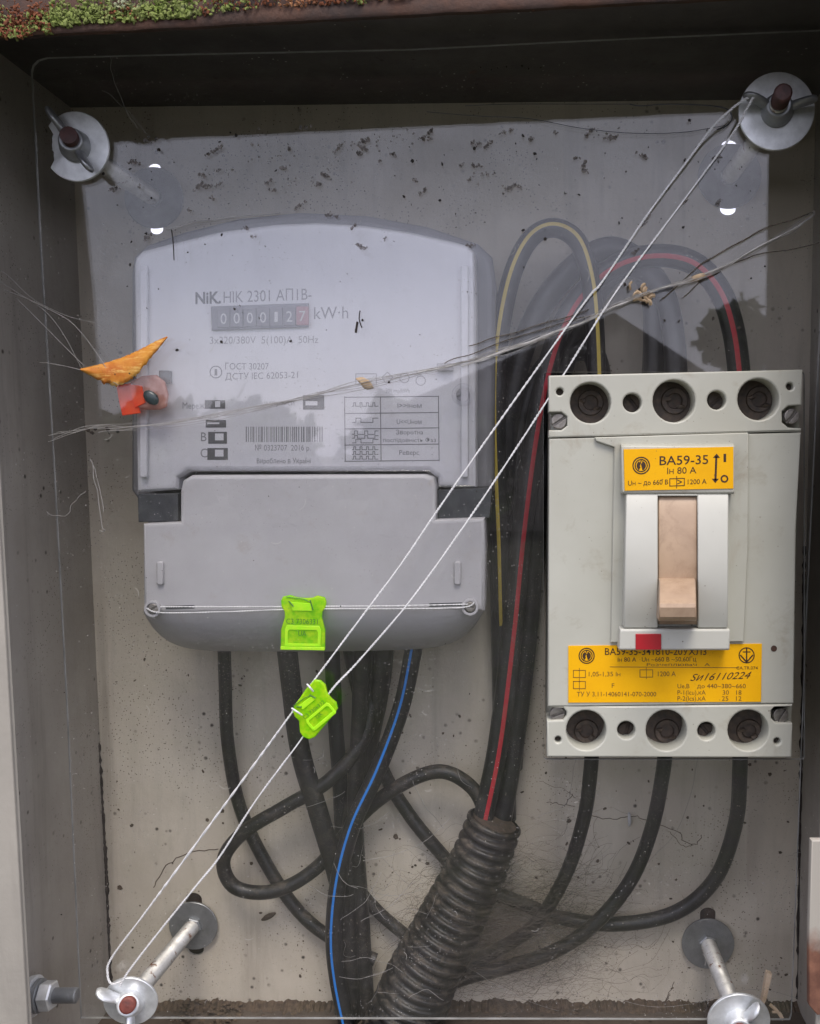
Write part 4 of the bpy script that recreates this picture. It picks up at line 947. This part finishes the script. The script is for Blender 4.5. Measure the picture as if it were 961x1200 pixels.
mb = MB()
for k in range(900):
    x = rng.uniform(60, 940); y = rng.uniform(150, 1190) if rng.random() < .5 else rng.uniform(430, 1190)
    if 634 < x < 948 and 430 < y < 895: continue
    fleck(x, y, rng.choice((.1, .12, .15, .2, .25)), -.05)
for k in range(34):
    x = rng.uniform(90, 900); y = rng.uniform(240, 1150)
    if 600 < x < 950 and 400 < y < 895: continue
    a = rng.uniform(0, 3.1); ln = rng.uniform(5, 16); P = [U(x + ln * t_ * math.cos(a + t_ * .8), y + ln * t_ * math.sin(a + t_ * .8), -.12) for t_ in (0, .33, .66, 1)]
    mb.tube(P, .07, 4, sub=3)
o = mb.build('dust_specks', MT['dust'], None, 0); tag(o, 'pale dust specks and lint sprinkled over the clear cover', 'dust', kind='stuff')

# chipped spots and crumbs on the back panel
mb = MB()
for k in range(330):
    x = rng.uniform(130, 925); y = rng.uniform(770, 1165); fleck(x, y, rng.choice((.3, .35, .45, .6, .6, .9, 1.3)) , BACK - .05)
for x, y, r in ((667, 962, 1.7), (664, 989, 1.6), (612, 928, 1.5), (806, 958, 1), (786, 1053, 1), (811, 1053, 1), (464, 980, 2), (446, 972, 1.6), (141, 1040, 1.8), (260, 950, 1.5)): fleck(x, y, r, BACK - .1)
def crack(pts, w_):
    P = [U(x, y, BACK - .05) for x, y in pts]; P = spline(P, 6)
    P = [p + Vector((rng.gauss(0, .35), 0, rng.gauss(0, .35))) for p in P]; mb.tube(P, w_, 5)
crack([(690, 955), (715, 960), (740, 957), (760, 962), (795, 975), (800, 985), (815, 990), (822, 978)], .22)
crack([(785, 975), (800, 992), (812, 990)], .18); crack([(770, 1190), (785, 1165), (780, 1175), (790, 1150)], .2); crack([(632, 915), (660, 925), (675, 935)], .12)
crack([(180, 1040), (195, 1015), (220, 1000), (255, 995)], .3); crack([(660, 945), (672, 930)], .2); crack([(640, 940), (655, 942), (672, 945)], .2)
o = mb.build('paint_chips', MT['crumb'], None, 0); tag(o, 'paint chips, crumbs and cracks spread over the back panel', 'dirt', kind='stuff')
# dirt bank on the cabinet floor
mb = MB(); vs = []; fs = []; NN = 420
for i in range(NN + 1):
    x = 150 + 790 * i / NN; q = Vector((x * .03, 2, 0)); h = 5.5 + 2.5 * noise.noise(q) + 1.8 * noise.noise(q * 4) + 1.6 * noise.noise(q * 13) + 1.0 * noise.noise(q * 31)
    for k, (dd, f) in enumerate(((84.9, 1.0), (81, .75 + .4 * noise.noise(q * 6)), (76, .35 + .3 * noise.noise(q * 5 + Vector((9, 0, 0)))), (70, .1), (58, -.3))):
        p = U(x, 1178, BACK); vs.append(Vector((p.x, dd, p.z + max(h, .3) * f - 2.5)))
for i in range(NN):
    for k in range(4): fs.append((i * 5 + k, i * 5 + k + 1, (i + 1) * 5 + k + 1, (i + 1) * 5 + k))
mb.add(vs, fs)
for k in range(1500):
    x = rng.uniform(150, 930); e = 1176 + 4 * noise.noise(Vector((x * .02, 0, 3))) - (8 if 215 < x < 290 else 0)
    d = rng.uniform(60, 84); p = U(x, e, BACK); mb.blob(Vector((p.x, d, p.z - rng.uniform(0, 5) - (84 - d) * .12)), rng.uniform(.4, 1.7), 0, (1.3, 1, .8), .5)
o = mb.build('floor_dirt', MT['crumb'], None, 0); tag(o, 'brown dirt and crumbs banked along the cabinet floor', 'dirt', kind='stuff')

# ================================================================== cobwebs
def web(name, strands, label, mat, r=(.08, .16), wob=.8, cat='cobweb', group='cobwebs', kind=None, sub=10):
    mb = MB()
    for pts in strands:
        P = spline([U(x, y, d) for x, y, d in pts], sub); ph = rng.random() * 50
        P = [p + Vector((noise.noise(Vector((i * .18, ph, 0))), noise.noise(Vector((i * .18, ph, 9))) * .5, noise.noise(Vector((i * .18, ph, 4))))) * wob for i, p in enumerate(P)]
        mb.tube(P, rng.uniform(*r), 5)
    o = mb.build(name, MT[mat], None, 60); return tag(o, label, cat, group, kind)
main = [(60, 512, -2), (115, 503, -2), (180, 499, -2), (300, 478, -2), (420, 450, -2), (520, 430, -3), (600, 408, -4), (680, 378, -5), (745, 348, -5), (830, 320, -4), (900, 285, -3), (955, 250, -2)]
st_ = []
for k in range(16):
    a, c_ = sorted((rng.uniform(0, 11), rng.uniform(0, 11)))
    if k < 5: a, c_ = 0, 11
    if c_ - a < 2.5: continue
    st_.append([(x + rng.gauss(0, 2), y + rng.gauss(0, 3 if x < 500 else 1.6), d + rng.uniform(-.6, .6)) for i, (x, y, d) in enumerate(main) if a <= i <= c_ + 1])
web('cobweb', st_, 'long dusty web rope crossing from left edge over the meter to upper right', 'web', (.075, .16), 1.7)
web('cobweb', [[(540, 428, -3), (600, 409, -4), (680, 378, -5), (742, 350, -5)], [(490, 437, -3), (560, 421, -3.5), (640, 394, -4)], [(760, 344, -5), (830, 320, -4), (900, 285, -3), (950, 255, -2)], [(550, 426, -3), (620, 403, -4), (700, 370, -5)]],
    'thick white dusty web strand over the gap between meter and breaker', 'webmain', (.22, .42), 1.3)
web('cobweb', [[(0, 318, -6), (50, 358, -4), (95, 374, -3), (120, 384, -2)], [(0, 330, -6), (60, 372, -4), (96, 432, -2)], [(5, 340, -6), (80, 375, -4), (130, 440, -2)], [(20, 350, -5), (100, 430, -3)], [(45, 425, -5), (95, 433, -2), (140, 452, -2)]],
    'thin web threads holding the orange leaf from the left wall', 'web', (.1, .18), 1.0)
web('cobweb', [[(775, 352, -2), (810, 320, -2), (850, 292, -2), (905, 265, -2), (955, 248, -2)], [(800, 346, -2), (840, 318, -2), (880, 300, -2), (958, 285, -2)], [(700, 366, -2), (640, 385, -2), (560, 412, -2), (520, 425, -2)], [(690, 362, -2), (610, 388, -2), (550, 405, -2)]], 'grey slack threads just under the main web rope at upper right', 'webfaint', (.15, .4), 1.4)
web('cobweb', [[(129, 65, -2), (131, 85, -2), (140, 108, -2), (148, 130, -2), (160, 150, -2)], [(120, 105, -2), (150, 130, -2), (175, 160, -2)]], 'short wavy thread near the top left rod', 'web', (.1, .2), 1.0)
web('cobweb', [[(195, 268, -1), (245, 258, -1), (330, 250, -1)], [(55, 600, -1), (75, 605, -1), (85, 590, -1), (100, 575, -1)], [(105, 540, -1), (112, 575, -1), (120, 618, -1), (118, 622, -1)], [(108, 545, -1), (116, 570, -1), (121, 600, -1)]], 'curled web wisps on the cover at the left of the meter', 'web', (.12, .25), 1.5)
st_ = []
for k in range(700):
    x = rng.gauss(575, 48); y = rng.gauss(1085, 40) ; a = rng.uniform(-.5, .9); ln = rng.uniform(25, 90)
    st_.append([(x - ln * .5, y + rng.gauss(0, 8) + ln * .2, rng.uniform(35, 75)), (x, y + rng.gauss(0, 8), rng.uniform(30, 70)), (x + ln * math.cos(a), y + ln * math.sin(a) * .5, rng.uniform(40, 78)), (x + ln * 1.3, y - rng.uniform(-20, 30), rng.uniform(55, 80))])
web('cobweb_mass', st_, 'dense dusty cobweb matted around the conduit and lower cables', 'webfaint', (.025, .075), 7, kind='stuff')
st_ = []
for k in range(26):
    x, y = rng.uniform(395, 560), rng.uniform(900, 1180); x2, y2 = x + rng.uniform(-90, 110), y + rng.uniform(-60, 60)
    st_.append([(x, y, rng.uniform(30, 60)), ((x + x2) / 2 + rng.gauss(0, 6), (y + y2) / 2 + rng.uniform(2, 14), 50), (x2, y2, rng.uniform(45, 78))])
st_ += [[(400, 1128, 40), (430, 1123, 40), (455, 1130, 40), (480, 1145, 45)], [(480, 1170, 35), (500, 1160, 35), (520, 1172, 35)], [(340, 888, 55), (365, 890, 55), (378, 886, 50)], [(366, 880, 50), (378, 886, 50), (385, 893, 50)], [(370, 893, 50), (378, 886, 50), (379, 875, 50)]]
web('cobweb', st_, 'sparse sagging threads strung between the meter cables', 'web', (.07, .16), 1.2)
web('cobweb', [[(630, 958, 70), (665, 940, 66), (672, 900, 60), (676, 885, 50)], [(820, 880, 60), (800, 960, 76), (760, 1010, 80)], [(700, 1165, 70), (780, 1180, 70), (880, 1160, 70), (935, 1170, 70)], [(925, 1003, 30), (933, 1000, 30), (940, 998, 30)]], 'faint threads below the breaker', 'web', (.08, .15), 1.5)
mb = MB(); mb.tube([U(737, 952, 83), U(738, 962, 82.5), U(737.5, 968, 83)], lambda q: .5 + .8 * q * (1.02 - q) * 3, 7, sub=4)
o = mb.build('plaster_drip', MT['digit'], None, 60); tag(o, 'tiny white drop on the back panel under the middle breaker cable', 'drop')
